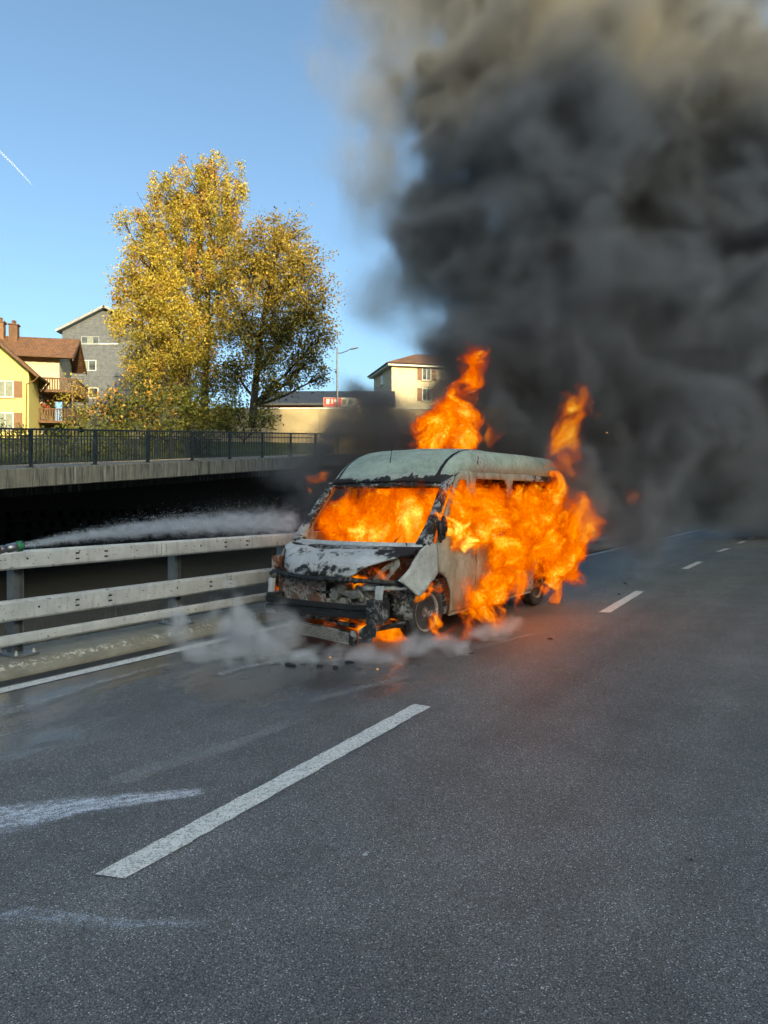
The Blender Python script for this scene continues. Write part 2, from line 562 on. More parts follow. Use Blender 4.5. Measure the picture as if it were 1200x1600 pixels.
# railings on the ramp -----------------------------------------------------
def railing(w, name, label, l0, l1, full=True, sp=.125, psp=2.35):
    o = D(0, w)
    t = empty(name, Matrix.Translation(o), label=label, cat='railing', group='railings of the ramp bridge')
    inv = Matrix.Translation(-o)
    dpart(MB().box(l0, l1, w - .03, w + .03, 1.04, 1.09), 'top_rail', M['railing'], t, inv)
    dpart(MB().box(l0, l1, w - .02, w + .02, .86, .89), 'upper_bar', M['railing'], t, inv)
    dpart(MB().box(l0, l1, w - .02, w + .02, .10, .135), 'bottom_rail', M['railing'], t, inv)
    me_post = MB().box(-.035, .035, -.045, .045, 0.0, 1.038).box(-.11, .11, -.07, .07, -.0, .018).mesh('post'); me_post.materials.append(M['railing'])
    me_bal = MB().box(-.009, .009, -.014, .014, .137, 1.038).mesh('baluster'); me_bal.materials.append(M['railing'])
    l = l0 + .4; k = 0
    rz = Matrix.Rotation(math.atan2(DU.y, DU.x), 4, 'Z')
    posts = []
    while l < l1:
        q = inv @ D(l, w, .012); inst('post', me_post, t, Matrix.Translation(q) @ rz); posts.append(l); l += psp
    l = l0 + .05; n_ = 0
    while l < l1 and n_ < 295:
        if min(abs(l - x) for x in posts) > .06:
            q = inv @ D(l, w); inst('baluster', me_bal, t, Matrix.Translation(q) @ rz); n_ += 1
        l += sp
    return t
railing(.2, 'ramp_railing', 'dark metal railing on the near edge of the concrete ramp bridge', -1.6, 35)
railing(8.8, 'ramp_railing', 'dark metal railing on the far edge of the ramp bridge, before the hedge', 1.5, 22, sp=.16, psp=2.6)

# rising garden ground beyond the ramp --------------------------------------
def terrain():
    vv = []; nl, nw_ = 40, 30
    for i in range(nl + 1):
        l = -40 + 190 * i / nl
        for j in range(nw_ + 1):
            w = 8.7 + (137) * (max(0, j - 1) / (nw_ - 1)) ** 1.6
            q = D(l, w); z = terrain_z(l, max(w, 9)) - (.25 if w < 9.2 else 0) + .25 * math.sin(l * .3 + w * .2)*min(1,max(0,(w-9)/6))
            if j == 0:
                q = D(l, 8.69 if l < L1 else -6.0); z = -1.46
            vv.append((q.x, q.y, z))
    MB().add(vv, [(i * (nw_ + 1) + j, (i + 1) * (nw_ + 1) + j, (i + 1) * (nw_ + 1) + j + 1, i * (nw_ + 1) + j + 1) for i in range(nl) for j in range(nw_)]).build('terrain', M['grass'], smooth=True, kind='structure')
terrain()
# far wooded ridge, closes the horizon behind the smoke
def ridge():
    vv = []; n_ = 120
    for i in range(n_ + 1):
        x = -700 + 1400 * i / n_
        h = 20 + 7 * math.sin(x * .011 + 1) + 4 * math.sin(x * .03) + 2 * math.sin(x * .11)
        vv += [(x, 420, -2), (x, 470, 10 + h * .3), (x, 540, 10 + h * .75)]
    MB().add(vv, [(3 * i + k, 3 * i + 3 + k, 3 * i + 4 + k, 3 * i + 1 + k) for i in range(n_) for k in range(2)]).build('hills', M['grass'], smooth=True, kind='structure')
ridge()

# ------------------------------------------------------------------ guard rail
gr = empty('guard_rail', RM @ Matrix.Translation((-.7, 0, .13)), label='galvanised steel guard rail with three beams on the concrete kerb', cat='guard rail')
GI = Matrix.Translation((.7, 0, -.13))
def rbeam(z0, z1, tf, th, s0, s1, name='beam'):
    c = .022
    poly = [(tf - th, z0 + c), (tf - th + c, z0), (tf - c, z0), (tf, z0 + c), (tf, z1 - c), (tf - c, z1), (tf - th + c, z1), (tf - th, z1 - c)]
    mb = MB().prism(poly, 'y', s0, s1)
    mb.v = [tuple(GI @ Vector(p)) for p in mb.v]
    o = mb.build(name, M['galv'], gr, bevel=.006)
    return o
slot_m = simple('dark_slot', (.02, .02, .02), .8)
me_slot = MB().box(-.0015, .0015, -.022, .022, -.009, .009).mesh('slot'); me_slot.materials.append(slot_m)
me_bolt = MB().lathe([(.013, 0), (.013, .006), (.007, .010)], 8, Matrix.Rotation(rad(90), 4, 'Y')).mesh('bolt'); me_bolt.materials.append(M['galv'])
J0, JL = 2.28, 4.06
js = [J0 + JL * k for k in range(-3, 8)]
for (z0, z1, tf, th, off) in ((.965, 1.145, -.575, .10, 0), (.475, .675, -.575, .10, 1.9), (.235, .345, -.60, .06, 1.2)):
    for s0 in js[:-1]:
        s0 += off
        b_ = rbeam(z0, z1, tf, th, s0 + .004, s0 + JL - .004)
        if th < .08: continue
        zc = (z0 + z1) / 2
        for ds, kind in ((.07, 4), (JL - .07, 4), (1.05, 2), (1.45, 2), (2.95, 2), (3.3, 2), (.62, 1), (2.4, 1)):
            for q in range(kind):
                dz = (-.055 + .11 * q / 3) if kind == 4 else (-.028 + .056 * q if kind == 2 else .01)
                lc = GI @ Vector((tf + .0012, s0 + ds, zc + dz))
                if kind == 4: inst('bolt', me_bolt, b_, loc=lc)
                elif kind == 2: inst('slot', me_slot, b_, loc=lc)
                else:
                    h_ = inst('slot', me_slot, b_, loc=lc); h_.scale = (1, .45, 1.1)
mbp = MB()
# H-section post with base plate
prof = [(-.06, -.05), (.06, -.05), (.06, -.042), (.004, -.042), (.004, .042), (.06, .042), (.06, .05), (-.06, .05), (-.06, .042), (-.004, .042), (-.004, -.042), (-.06, -.042)]
mbp.prism(prof, 'z', .018, .94)
M['post'] = simple('dull_galvanised_post', (.17, .18, .185), .5, .4, .25, 8)
me_gp = mbp.mesh('post'); me_gp.materials.append(M['post'])
me_bp = MB().box(-.14, .2, -.13, .13, .004, .02).mesh('base_plate'); me_bp.materials.append(M['post'])
me_nut = MB().lathe([(.016, 0), (.016, .018), (.009, .019), (.009, .04)], 6).mesh('anchor_bolt'); me_nut.materials.append(M['galv'])
for k in range(-2, 14):
    s_ = .6 + 2.03 * k
    p_ = inst('post', me_gp, gr, loc=GI @ Vector((-.745, s_, .128)))
    q_ = inst('base_plate', me_bp, p_)
    for ax, ay in ((-.1, -.09), (-.1, .09), (.16, -.09), (.16, .09)):
        inst('anchor_bolt', me_nut, p_, loc=(ax, ay, .02))

# rocks and dry stalks in the ditch between kerb and ramp
M['rock'] = simple('ditch_rock', (.1, .095, .085), .9, 0, .45, 5, .6, 14)
rr = random.Random(21)
for k in range(12):
    t_ = -rr.uniform(2.0, 9.0); s_ = rr.uniform(-1.0, 11)
    q = R(t_, s_, 0)
    sz = rr.uniform(.2, .55)
    o = MB().blob((0, 0, 0), (sz, sz * .8, sz * .55), .3, 300 + k, 2).build('rock', M['rock'], label='rough grey rock on the dark ground below the ramp bridge', cat='rock', group='rocks in the ditch')
    o.location = (q.x, q.y, -1.45 + sz * .3); o.rotation_euler = (0, 0, rr.uniform(0, 6))
mb = MB()
for k in range(900):
    t_ = -rr.uniform(1.3, 9.0); s_ = rr.uniform(-2, 12)
    q = R(t_, s_, -1.45); h = rr.uniform(.2, .9); dx, dy = rr.gauss(0, .25), rr.gauss(0, .25)
    a = Vector((rr.uniform(-1, 1), rr.uniform(-1, 1), 0)).normalized() * .008
    tip = q + Vector((dx, dy, h))
    mb.add([q - a, q + a, tip], [(0, 1, 2)])
mb.build('dry_grass', simple('dry_stalks', (.2, .16, .09), .9), label='dry grass stalks in the ditch behind the guard rail', cat='grass', kind='stuff')

# ------------------------------------------------------------------ houses
def mat_roof():
    n = NT('clay_roof_tiles'); p = n.co('Object')
    w = n.N.new('ShaderNodeTexBrick'); n.put(w.inputs['Vector'], n.mapv(n.co('UV'), (1, 1, 1)))
    w.inputs['Scale'].default_value = 1.0; w.inputs['Brick Width'].default_value = .26; w.inputs['Row Height'].default_value = .34; w.inputs['Mortar Size'].default_value = .02
    w.inputs['Color1'].default_value = (.26, .12, .06, 1); w.inputs['Color2'].default_value = (.17, .085, .05, 1); w.inputs['Mortar'].default_value = (.06, .035, .025, 1)
    c = n.mix(.7, w.outputs[0], n.ramp(n.noise(1.2, 5, .65, p), [(.3, .7), (.7, 1.25)]), 'MULTIPLY')
    n.bump(w.outputs['Fac'], -.6, .03)
    return n.set(c, .8)
M['tiles'] = mat_roof()
M['yellow'] = simple('yellow_render', (.72, .58, .2), .9, 0, .06, 2, .15, 60)
M['cream'] = simple('cream_render', (.58, .49, .34), .9, 0, .1, 1.2, .15, 60)
M['wood'] = simple('brown_timber', (.13, .065, .035), .8, 0, .3, 5)
M['shutter'] = simple('brown_shutter', (.2, .1, .05), .7, 0, .15)
M['white'] = simple('white_joinery', (.75, .75, .7), .6, 0, .08)
M['darkroof'] = simple('dark_metal_roof', (.035, .042, .055), .6, .1, .2)
M['red'] = simple('red_fascia', (.55, .06, .035), .6, 0, .1)
M['beige'] = simple('beige_render_wall', (.42, .33, .2), .9, 0, .15, 1.0, .3, 30)
M['greytrim'] = simple('grey_trim', (.3, .31, .32), .6)
def mat_glass():
    n = NT('window_glass')
    return n.set(n.ramp(n.noise(1.5, 3), [(.35, (.03, .035, .04)), (.7, (.12, .13, .12))]), .08, spec=.8)
M['glass'] = mat_glass()
M['curtain'] = simple('net_curtain', (.22, .24, .2), .9, 0, .2, 3)
def mat_slate():
    n = NT('grey_shingle_cladding'); p = n.co('Object')
    z = n.xyz(p)
    c = n.ramp(n.noise(3, 5, .65, p), [(.3, (.075, .085, .1)), (.7, (.15, .16, .175))])
    n.bump(n.noise(30, 3, .6, p), .3, .02)
    return n.set(c, .75)
M['slate'] = mat_slate()

def uvquad(mb_pts, name, mat, parent, solid=.12):
    """a roof plane from 4 points (eave a, eave b, ridge b, ridge a) with UV in metres and thickness"""
    a, b, c, d = [Vector(p) for p in mb_pts]
    nrm = (b - a).cross(d - a).normalized()
    lo = [p - nrm * solid for p in (a, b, c, d)]
    me = bpy.data.meshes.new(name)
    vsx = [a, b, c, d] + lo
    me.from_pydata([tuple(p) for p in vsx], [], [(0, 1, 2, 3), (7, 6, 5, 4), (0, 4, 5, 1), (1, 5, 6, 2), (2, 6, 7, 3), (3, 7, 4, 0)])
    uv = me.uv_layers.new(name='UVMap')
    ex = (b - a).normalized(); ey = nrm.cross(ex)
    for lp in me.loops:
        q = vsx[lp.vertex_index] - a
        uv.data[lp.index].uv = (q.dot(ex), q.dot(ey))
    me.materials.append(mat); me.update()
    o = bpy.data.objects.new(name, me); link(o, parent)
    return o

def window(parent, o, ex, w, h, nrm, shutters=True, panes=2, glass='curtain', sill=True, depth=.05, frame='white'):
    """window centred at o (house frame); ex = unit vector across, nrm = outward"""
    ex = Vector(ex); nrm = Vector(nrm); ez = Vector((0, 0, 1))
    X = Matrix((( ex.x, nrm.x, 0, o[0]), (ex.y, nrm.y, 0, o[1]), (0, 0, 1, o[2]), (0, 0, 0, 1)))
    f = .07
    mb = MB()
    mb.box(-w / 2, -w / 2 + f, .003, depth, -h / 2, h / 2, X).box(w / 2 - f, w / 2, .003, depth, -h / 2, h / 2, X)
    mb.box(-w / 2 + f, w / 2 - f, .003, depth, h / 2 - f, h / 2, X).box(-w / 2 + f, w / 2 - f, .003, depth, -h / 2, -h / 2 + f, X)
    wd = mb.build('window', M[frame], parent)
    pw = (w - 2 * f) / panes
    for k in range(panes):
        x0 = -w / 2 + f + k * pw
        MB().box(x0 + .025, x0 + pw - .025, .004, .02, -h / 2 + f, h / 2 - f, X).build('pane', M[glass if not (glass == 'mixed') else ('glass' if k != 1 else 'curtain')], wd)
        if k: MB().box(x0 - .024, x0 + .024, .004, depth - .004, -h / 2 + f, h / 2 - f, X).build('mullion', M[frame], wd)
    if sill: MB().box(-w / 2 - .1, w / 2 + .1, .003, .14, -h / 2 - .1, -h / 2 - .003, X).build('sill', M['beige'], wd)
    if shutters:
        for s_ in (-1, 1):
            x0 = s_ * (w / 2 + .02); x1 = s_ * (w / 2 + .62 * w * .85)
            sh = MB().box(min(x0, x1), max(x0, x1), .003, .05, -h / 2, h / 2, X).build('shutter', M['shutter'], parent)
    return wd

# yellow house -----------------------------------------------------------
HC = P(45, 575, 60); EZ = HC.z
hx = Vector((.972, .235, 0)).normalized(); hy = Vector((-hx.y, hx.x, 0))
HG = 5.0
HMx = Matrix((( hx.x, hy.x, 0, HC.x), (hx.y, hy.y, 0, HC.y), (0, 0, 1, HG), (0, 0, 0, 1)))
yh = empty('yellow_house', HMx, label='yellow rendered house with brown shutters and tiled roof, beside the ramp bridge', cat='house')
e = EZ - HG; hw = 6.0; rdg = e + hw * .9
mb = MB().prism([(-2 * hw, 0), (0, 0), (0, e), (-hw, rdg), (-2 * hw, e)], 'y', 0, 11)
mb.build('wall', M['yellow'], yh)
ov_ = .7
uvquad([(.75, -ov_, e - .6), (.75, 11.5, e - .6), (-hw, 11.5, rdg + .18), (-hw, -ov_, rdg + .18)], 'roof', M['tiles'], yh, .2)
uvquad([(-2 * hw - .75, 11.5, e - .6), (-2 * hw - .75, -ov_, e - .6), (-hw, -ov_, rdg + .18), (-hw, 11.5, rdg + .18)], 'roof', M['tiles'], yh, .2)
MB().tube([(.86, -.75, e - .72), (.86, 11.5, e - .72)], .09, 8).build('gutter', M['wood'], yh)
MB().tube([(.82, -.68, e - .8), (.5, -.3, e - 1.05), (-.15, -.09, e - 1.3), (-.2, -.09, 0)], .055, 8, ).build('downpipe', M['shutter'], yh)
# bargeboard
MB().prism([(.8, e - .88), (.8, e - .66), (-hw, rdg + .1), (-hw, rdg - .14)], 'y', -ov_ - .05, -ov_ - .005).build('bargeboard', M['wood'], yh)
zc1 = P(12, 609, 60).z - HG; zc2 = P(12, 659, 60).z - HG
window(yh, (-1.75, 0, zc1), (1, 0, 0), 1.25, 1.35, (0, -1, 0))
window(yh, (-1.75, 0, zc2), (1, 0, 0), 1.25, 1.45, (0, -1, 0))
window(yh, (-3.2, 0, P(4, 561, 60).z - HG), (1, 0, 0), 1.0, 1.3, (0, -1, 0))
window(yh, (-5.2, 0, zc1), (1, 0, 0), 1.25, 1.35, (0, -1, 0))
window(yh, (0, 5.0, zc1 + .15), (0, 1, 0), 1.5, 1.3, (1, 0, 0))
window(yh, (0, 5.2, zc2 + .15), (0, 1, 0), 1.5, 1.4, (1, 0, 0))
fb = MB(); rr = random.Random(5)
for k in range(90):
    c = Vector((.3 + rr.gauss(0, .1), 5.0 + rr.gauss(0, .5), zc1 - .75 + rr.gauss(0, .15)))
    d1 = Vector((rr.gauss(0, 1), rr.gauss(0, 1), rr.gauss(0, 1))).normalized() * .08; d2 = Vector((rr.gauss(0, 1), rr.gauss(0, 1), rr.gauss(0, 1))).normalized() * .08
    fb.add([c - d1, c + d2, c + d1, c - d2], [(0, 1, 2, 3)])
fb.build('flower_box', simple('geraniums', (.35, .09, .05), .8, 0, .6, 9), yh)
# cross wing with its own gable, and timber balconies
z1 = P(60, 553, 64).z - HG; z2 = P(60, 527, 66).z - HG
MB().prism([(3.4, e - 1.2), (9.4, e - 1.2), (9.4, z1), (6.4, z2 - .12), (3.4, z1)], 'x', -5.5, 1.7).build('wing_wall', M['cream'], yh)
uvquad([(-6.5, 2.5, z1 - .42), (2.9, 2.5, z1 - .42), (2.9, 6.4, z2), (-6.5, 6.4, z2)], 'wing_roof', M['tiles'], yh, .22)
uvquad([(2.9, 10.3, z1 - .42), (-6.5, 10.3, z1 - .42), (-6.5, 6.4, z2), (2.9, 6.4, z2)], 'wing_roof', M['tiles'], yh, .22)
MB().tube([(-5, 2.45, z1 - .5), (2.9, 2.45, z1 - .5)], .08, 8).build('gutter', M['wood'], yh)
MB().prism([(2.6, z1 - .75), (2.6, z1 - .45), (6.4, z2 - .08), (6.4, z2 - .35)], 'x', 2.87, 2.95).build('bargeboard', M['wood'], yh)
MB().prism([(10.2, z1 - .75), (10.2, z1 - .45), (6.4, z2 - .08), (6.4, z2 - .35)], 'x', 2.87, 2.95).build('bargeboard', M['wood'], yh)
for (zb, x1) in ((e - 1.25, 3.1), (e - 3.9, 2.9)):
    MB().box(.01, x1, 3.3, 10.2, zb - .2, zb).build('balcony_floor', M['wood'], yh)
    bal = MB().box(x1 - .08, x1, 3.3, 10.2, zb + .95, zb + 1.05).box(.05, x1, 3.3, 3.38, zb + .95, zb + 1.05).build('balcony_rail', M['wood'], yh)
    mp = MB().box(-.015, .015, -.05, .05, .003, .948).mesh('balcony_slat'); mp.materials.append(M['wood'])
    yq = 3.45
    while yq < 10.1:
        inst('balcony_slat', mp, yh, loc=(x1 - .04, yq, zb)); yq += .2
    xq = .15
    while xq < x1 - .1:
        inst('balcony_slat', mp, yh, Matrix.Translation((xq, 3.34, zb)) @ Matrix.Rotation(rad(90), 4, 'Z')); xq += .2
MB().box(2.7, 2.85, 3.35, 3.5, 0, e - 1.46).box(2.7, 2.85, 9.9, 10.05, 0, e - 1.46).build('balcony_post', M['wood'], yh)
# chimneys
for (px_, py_, hh, w_, m_) in ((22, 527, 1.4, .7, 'wood'), (1, 531, 2.0, .65, 'shutter')):
    q = HMx.inverted() @ P(px_, py_, 65)
    ch = MB().box(q.x - w_ / 2, q.x + w_ / 2, q.y - .4, q.y + .4, q.z - 1.2, q.z + hh * .72).build('chimney', M[m_], yh)
    MB().box(q.x - w_ / 2 - .08, q.x + w_ / 2 + .08, q.y - .48, q.y + .48, q.z + hh * .72 + .003, q.z + hh * .8).lathe([(.16, 0), (.16, .22), (.22, .24), (.12, .36)], 10, Matrix.Translation((q.x, q.y, q.z + hh * .8))).build('chimney_cap', M['wood'], ch)

# grey shingled house --------------------------------------------------------
GP = P(165, 482, 76); GE = P(97, 515, 76); gw = GP.x - GE.x; GZ = 6.0
gh = empty('grey_house', Matrix.Translation((GP.x, 76, GZ)), label='tall grey shingled house with gable, behind the yellow house and the trees', cat='house')
pe, pp_ = GE.z - GZ, GP.z - GZ
# shingle courses: each a lapped band that follows the gable
MB().prism([(-gw, 0), (gw + 1.2, 0), (gw + 1.2, pe - .4), (0, pp_), (-gw, pe)], 'y', .06, 12).build('wall_core', M['slate'], gh)
zc = 0.02; rowh = .28
while zc < pp_ - .3:
    z_m = zc + rowh
    lx = -gw if z_m < pe else -gw * (pp_ - z_m) / (pp_ - pe)
    rx = gw + 1.2 if z_m < pe - .4 else (gw + 1.2) * (pp_ - z_m) / (pp_ - pe + .4)
    MB().add([(lx, .03, zc), (rx, .03, zc), (rx, .055, z_m), (lx, .055, z_m), (lx, .06, zc), (rx, .06, zc)], [(0, 1, 2, 3), (4, 5, 1, 0)]).build('shingle_course', M['slate'], gh)
    zc += rowh
uvq = [(-gw - .5, -.6, pe - .12), (-gw - .5, 12.5, pe - .12), (0, 12.5, pp_ + .25), (0, -.6, pp_ + .25)]
uvquad([uvq[1], uvq[0], uvq[3], uvq[2]], 'roof', M['greytrim'], gh, .25)
uvquad([(gw + 1.7, -.6, pe - .5), (gw + 1.7, 12.5, pe - .5), (0, 12.5, pp_ + .25), (0, -.6, pp_ + .25)], 'roof', M['greytrim'], gh, .25)
MB().box(-.5, .5, 3, 4.2, pp_ + .1, pp_ + .75).build('ridge_vent', M['greytrim'], gh)
def gpos(px, py): q = P(px, py, 76); return (q.x - GP.x, .028, q.z - GZ)
window(gh, gpos(141, 531.5), (1, 0, 0), 1.85, .8, (0, -1, 0), False, 3, 'mixed', False, frame='greytrim')
window(gh, gpos(133.5, 571), (1, 0, 0), 2.2, 1.1, (0, -1, 0), False, 3, 'mixed', False)
window(gh, gpos(146, 614), (1, 0, 0), 1.0, 1.1, (0, -1, 0), False, 1, 'glass', False)
q = gpos(103, 537); q2 = gpos(185, 537)
MB().box(q[0], q2[0], -.02, .026, q[2] - .06, q[2] + .04).build('string_course', M['white'], gh)

# cream house in the smoke ----------------------------------------------------
KC = P(612, 572, 85)
kx = Vector((.97, .24, 0)).normalized(); ky = Vector((-kx.y, kx.x, 0))
KG = 8.5
ch_ = empty('cream_house', Matrix(((kx.x, ky.x, 0, KC.x), (kx.y, ky.y, 0, KC.y), (0, 0, 1, KG), (0, 0, 0, 1))), label='cream house with hipped tile roof half hidden by the smoke', cat='house')
ke = KC.z - KG; kt = P(640, 539, 85).z - KG
MB().box(0, 11.5, 0, 9, 0, ke).build('wall', M['cream'], ch_)
MB().box(-.55, 12.05, -.55, 9.55, ke + .003, ke + .3).build('eaves', M['white'], ch_)
a_ = [(-.75, -.75, ke + .303), (12.25, -.75, ke + .303), (12.25, 9.75, ke + .303), (-.75, 9.75, ke + .303), (4.2, 4.5, kt), (7.4, 4.5, kt)]
def tri_roof(pts, name):
    me = bpy.data.meshes.new(name); me.from_pydata([tuple(p) for p in pts], [], [tuple(range(len(pts)))])
    uv = me.uv_layers.new(name='UVMap'); a, b = Vector(pts[0]), Vector(pts[1]); ex = (b - a).normalized(); nn = ex.cross(Vector(pts[-1]) - a).normalized(); ey = nn.cross(ex)
    for lp in me.loops:
        q = Vector(pts[lp.vertex_index]) - a; uv.data[lp.index].uv = (q.dot(ex), q.dot(ey))
    me.materials.append(M['tiles']); o = bpy.data.objects.new(name, me); link(o, ch_)
    md = o.modifiers.new('solid', 'SOLIDIFY'); md.thickness = .1
tri_roof([a_[0], a_[1], a_[5], a_[4]], 'roof'); tri_roof([a_[1], a_[2], a_[5]], 'roof'); tri_roof([a_[2], a_[3], a_[4], a_[5]], 'roof'); tri_roof([a_[3], a_[0], a_[4]], 'roof')
for zq in (P(604, 582, 85).z - KG, P(604, 615, 85).z - KG):
    window(ch_, (0, 4.6, zq), (0, -1, 0), 1.1, 1.5, (-1, 0, 0), False, 2, 'glass')
    window(ch_, (4.2, 0, zq), (1, 0, 0), 1.1, 1.5, (0, -1, 0), True, 2, 'glass')
    window(ch_, (8.2, 0, zq), (1, 0, 0), 1.1, 1.5, (0, -1, 0), True, 2, 'glass')

# low hall with red fascia and poster boards -------------------------------------
lh = empty('low_hall', Matrix.Translation(P(520, 640, 78) - Vector((0, 0, 2))), label='low hall with dark roof and red fascia between the trees and cream house', cat='building')
x0, x1 = -7.5, 6.0
MB().box(x0, x1, 0, 9, -1.0, 2.4).build('wall', M['beige'], lh)
MB().prism([(-1.0, 2.35), (-1.0, 2.6), (4.5, 4.6), (10, 2.6), (10, 2.35)], 'x', x0 - .6, x1 + .6).build('roof', M['darkroof'], lh)
MB().box(x0, -2.2, -.25, -.02, 1.7, 2.3).build('fascia', M['red'], lh)
xq = x0 + .3
for k in range(5):
    MB().box(xq, xq + .7, -.32, -.255, .1, 1.5).build('bay_door', M['glass'], lh); xq += 1.0
pb = empty('poster_board', Matrix.Translation(P(535, 633, 74)), label='long poster board in red and white before the dark roofed hall', cat='sign')
MB().box(-1.9, 1.9, 0, .06, -.15, .75).build('board', M['white'], pb)
for (a, b, c, d, m_) in ((-1.88, -.1, -.13, .73, 'red'), (-.05, .35, .0, .6, 'beige'), (1.5, 1.86, -.1, .7, 'red')):
    MB().box(a, b, -.02, -.003, c, d).build('print_panel', M[m_], pb)
MB().box(-1.6, -1.3, -.03, -.022, .1, .6).box(-1.1, -.95, -.03, -.022, .1, .6).box(-.8, -.4, -.03, -.022, .3, .55).build('print_mark', M['white'], pb)
grn = simple('print_green', (.05, .22, .08), .7)
MB().add([(.5, -.022, .05), (1.0, -.022, .05), (.75, -.022, .65)], [(0, 1, 2)]).build('print_mark', grn, pb)
MB().box(-1.7, -1.6, .01, .1, -2.5, -.152).box(1.6, 1.7, .01, .1, -2.5, -.152).build('board_leg', M['greytrim'], pb)

gw_ = empty('garden_wall', Matrix.Translation(P(470, 660, 56)), label='long beige garden wall behind the tree trunks and the lamp post', cat='wall')
for k in range(8):
    x_ = -13 + k * 3.6
    MB().box(x_ + .006, x_ + 3.594, 0, .3, -3.5, 1.02 + .07 * k * 0).build('wall_bay', M['beige'], gw_)
    MB().box(x_ + .006, x_ + 3.594, -.06, .36, 1.023, 1.12).build('coping', M['white'], gw_)

# street lamp ---------------------------------------------------------------------
sl = P(527, 660, 58)
slt = empty('street_lamp', Matrix.Translation(sl - Vector((0, 0, 1.5))), label='slim grey street lamp with one curved arm beside the autumn trees', cat='street lamp')
hgt = P(527, 543, 58).z - sl.z + 1.5
M['lamp'] = simple('lamp_grey', (.12, .13, .14), .5, .5)
MB().tube([(0, 0, 0), (0, 0, 2), (0, 0, hgt)], [.1, .085, .06], 10).build('pole', M['lamp'], slt)
MB().tube([(0, 0, hgt - .45), (.35, 0, hgt - .42), (.75, 0, hgt - .28), (1.05, 0, hgt - .1)], [.045, .04, .035, .03], 8).build('arm', M['lamp'], slt)
MB().prism([(1.0, hgt - .16), (1.15, hgt - .05), (1.62, hgt - .0), (1.66, hgt - .04), (1.2, hgt - .15)], 'y', -.13, .13).build('lamp_head', M['lamp'], slt, bevel=.02)

# ------------------------------------------------------------------ trees and shrubs
def mat_leaf(name, rough=.6):
    n = NT(name)
    at = n.N.new('ShaderNodeAttribute'); at.attribute_name = 'tint'
    n.set(at.outputs['Color'], rough, spec=.3)
    tr = n.N.new('ShaderNodeBsdfTranslucent'); n.L.new(at.outputs['Color'], tr.inputs[0])
    mx = n.N.new('ShaderNodeMixShader'); mx.inputs[0].default_value = .35
    n.L.new(n.b.outputs[0], mx.inputs[1]); n.L.new(tr.outputs[0], mx.inputs[2]); n.L.new(mx.outputs[0], n.out.inputs[0])
    return n.m
M['leaf'] = mat_leaf('autumn_leaf')
M['bark'] = simple('dark_bark', (.05, .042, .034), .9, 0, .4, 8, .6, 20)

def leaf_mesh(name, cen, size, tint, up=.3, droop=0.0):
    """one mesh of folded leaf faces: cen (n,3), size (n), tint (n,3)"""
    n = len(cen)
    a = rng.normal(size=(n, 3)); a /= np.linalg.norm(a, axis=1)[:, None]
    b = rng.normal(size=(n, 3)); b -= a * (a * b).sum(1)[:, None]; b /= np.linalg.norm(b, axis=1)[:, None]
    if droop:
        a[:, 2] -= droop; a /= np.linalg.norm(a, axis=1)[:, None]
        b -= a * (a * b).sum(1)[:, None]; b /= np.linalg.norm(b, axis=1)[:, None]
    s = size[:, None]
    v = np.stack([cen - a * s, cen + b * s * .55, cen + a * s, cen - b * s * .55], 1).reshape(-1, 3)
    me = bpy.data.meshes.new(name)
    me.vertices.add(4 * n); me.vertices.foreach_set('co', v.astype(np.float32).ravel())
    me.loops.add(4 * n); me.loops.foreach_set('vertex_index', np.arange(4 * n, dtype=np.int32))
    me.polygons.add(n); me.polygons.foreach_set('loop_start', np.arange(0, 4 * n, 4, dtype=np.int32))
    try: me.polygons.foreach_set('loop_total', np.full(n, 4, dtype=np.int32))
    except Exception: pass
    at = me.attributes.new('tint', 'FLOAT_COLOR', 'POINT')
    col = np.ones((4 * n, 4), dtype=np.float32); col[:, :3] = np.repeat(tint, 4, axis=0)
    at.data.foreach_set('color', col.ravel())
    me.materials.append(M['leaf'])
    me.update(calc_edges=True); me.validate()
    return me

def pick(cols, n):
    cols = np.array(cols); i = rng.integers(0, len(cols), n); j = rng.integers(0, len(cols), n); t = rng.random((n, 1))
    return cols[i] * t + cols[j] * (1 - t)

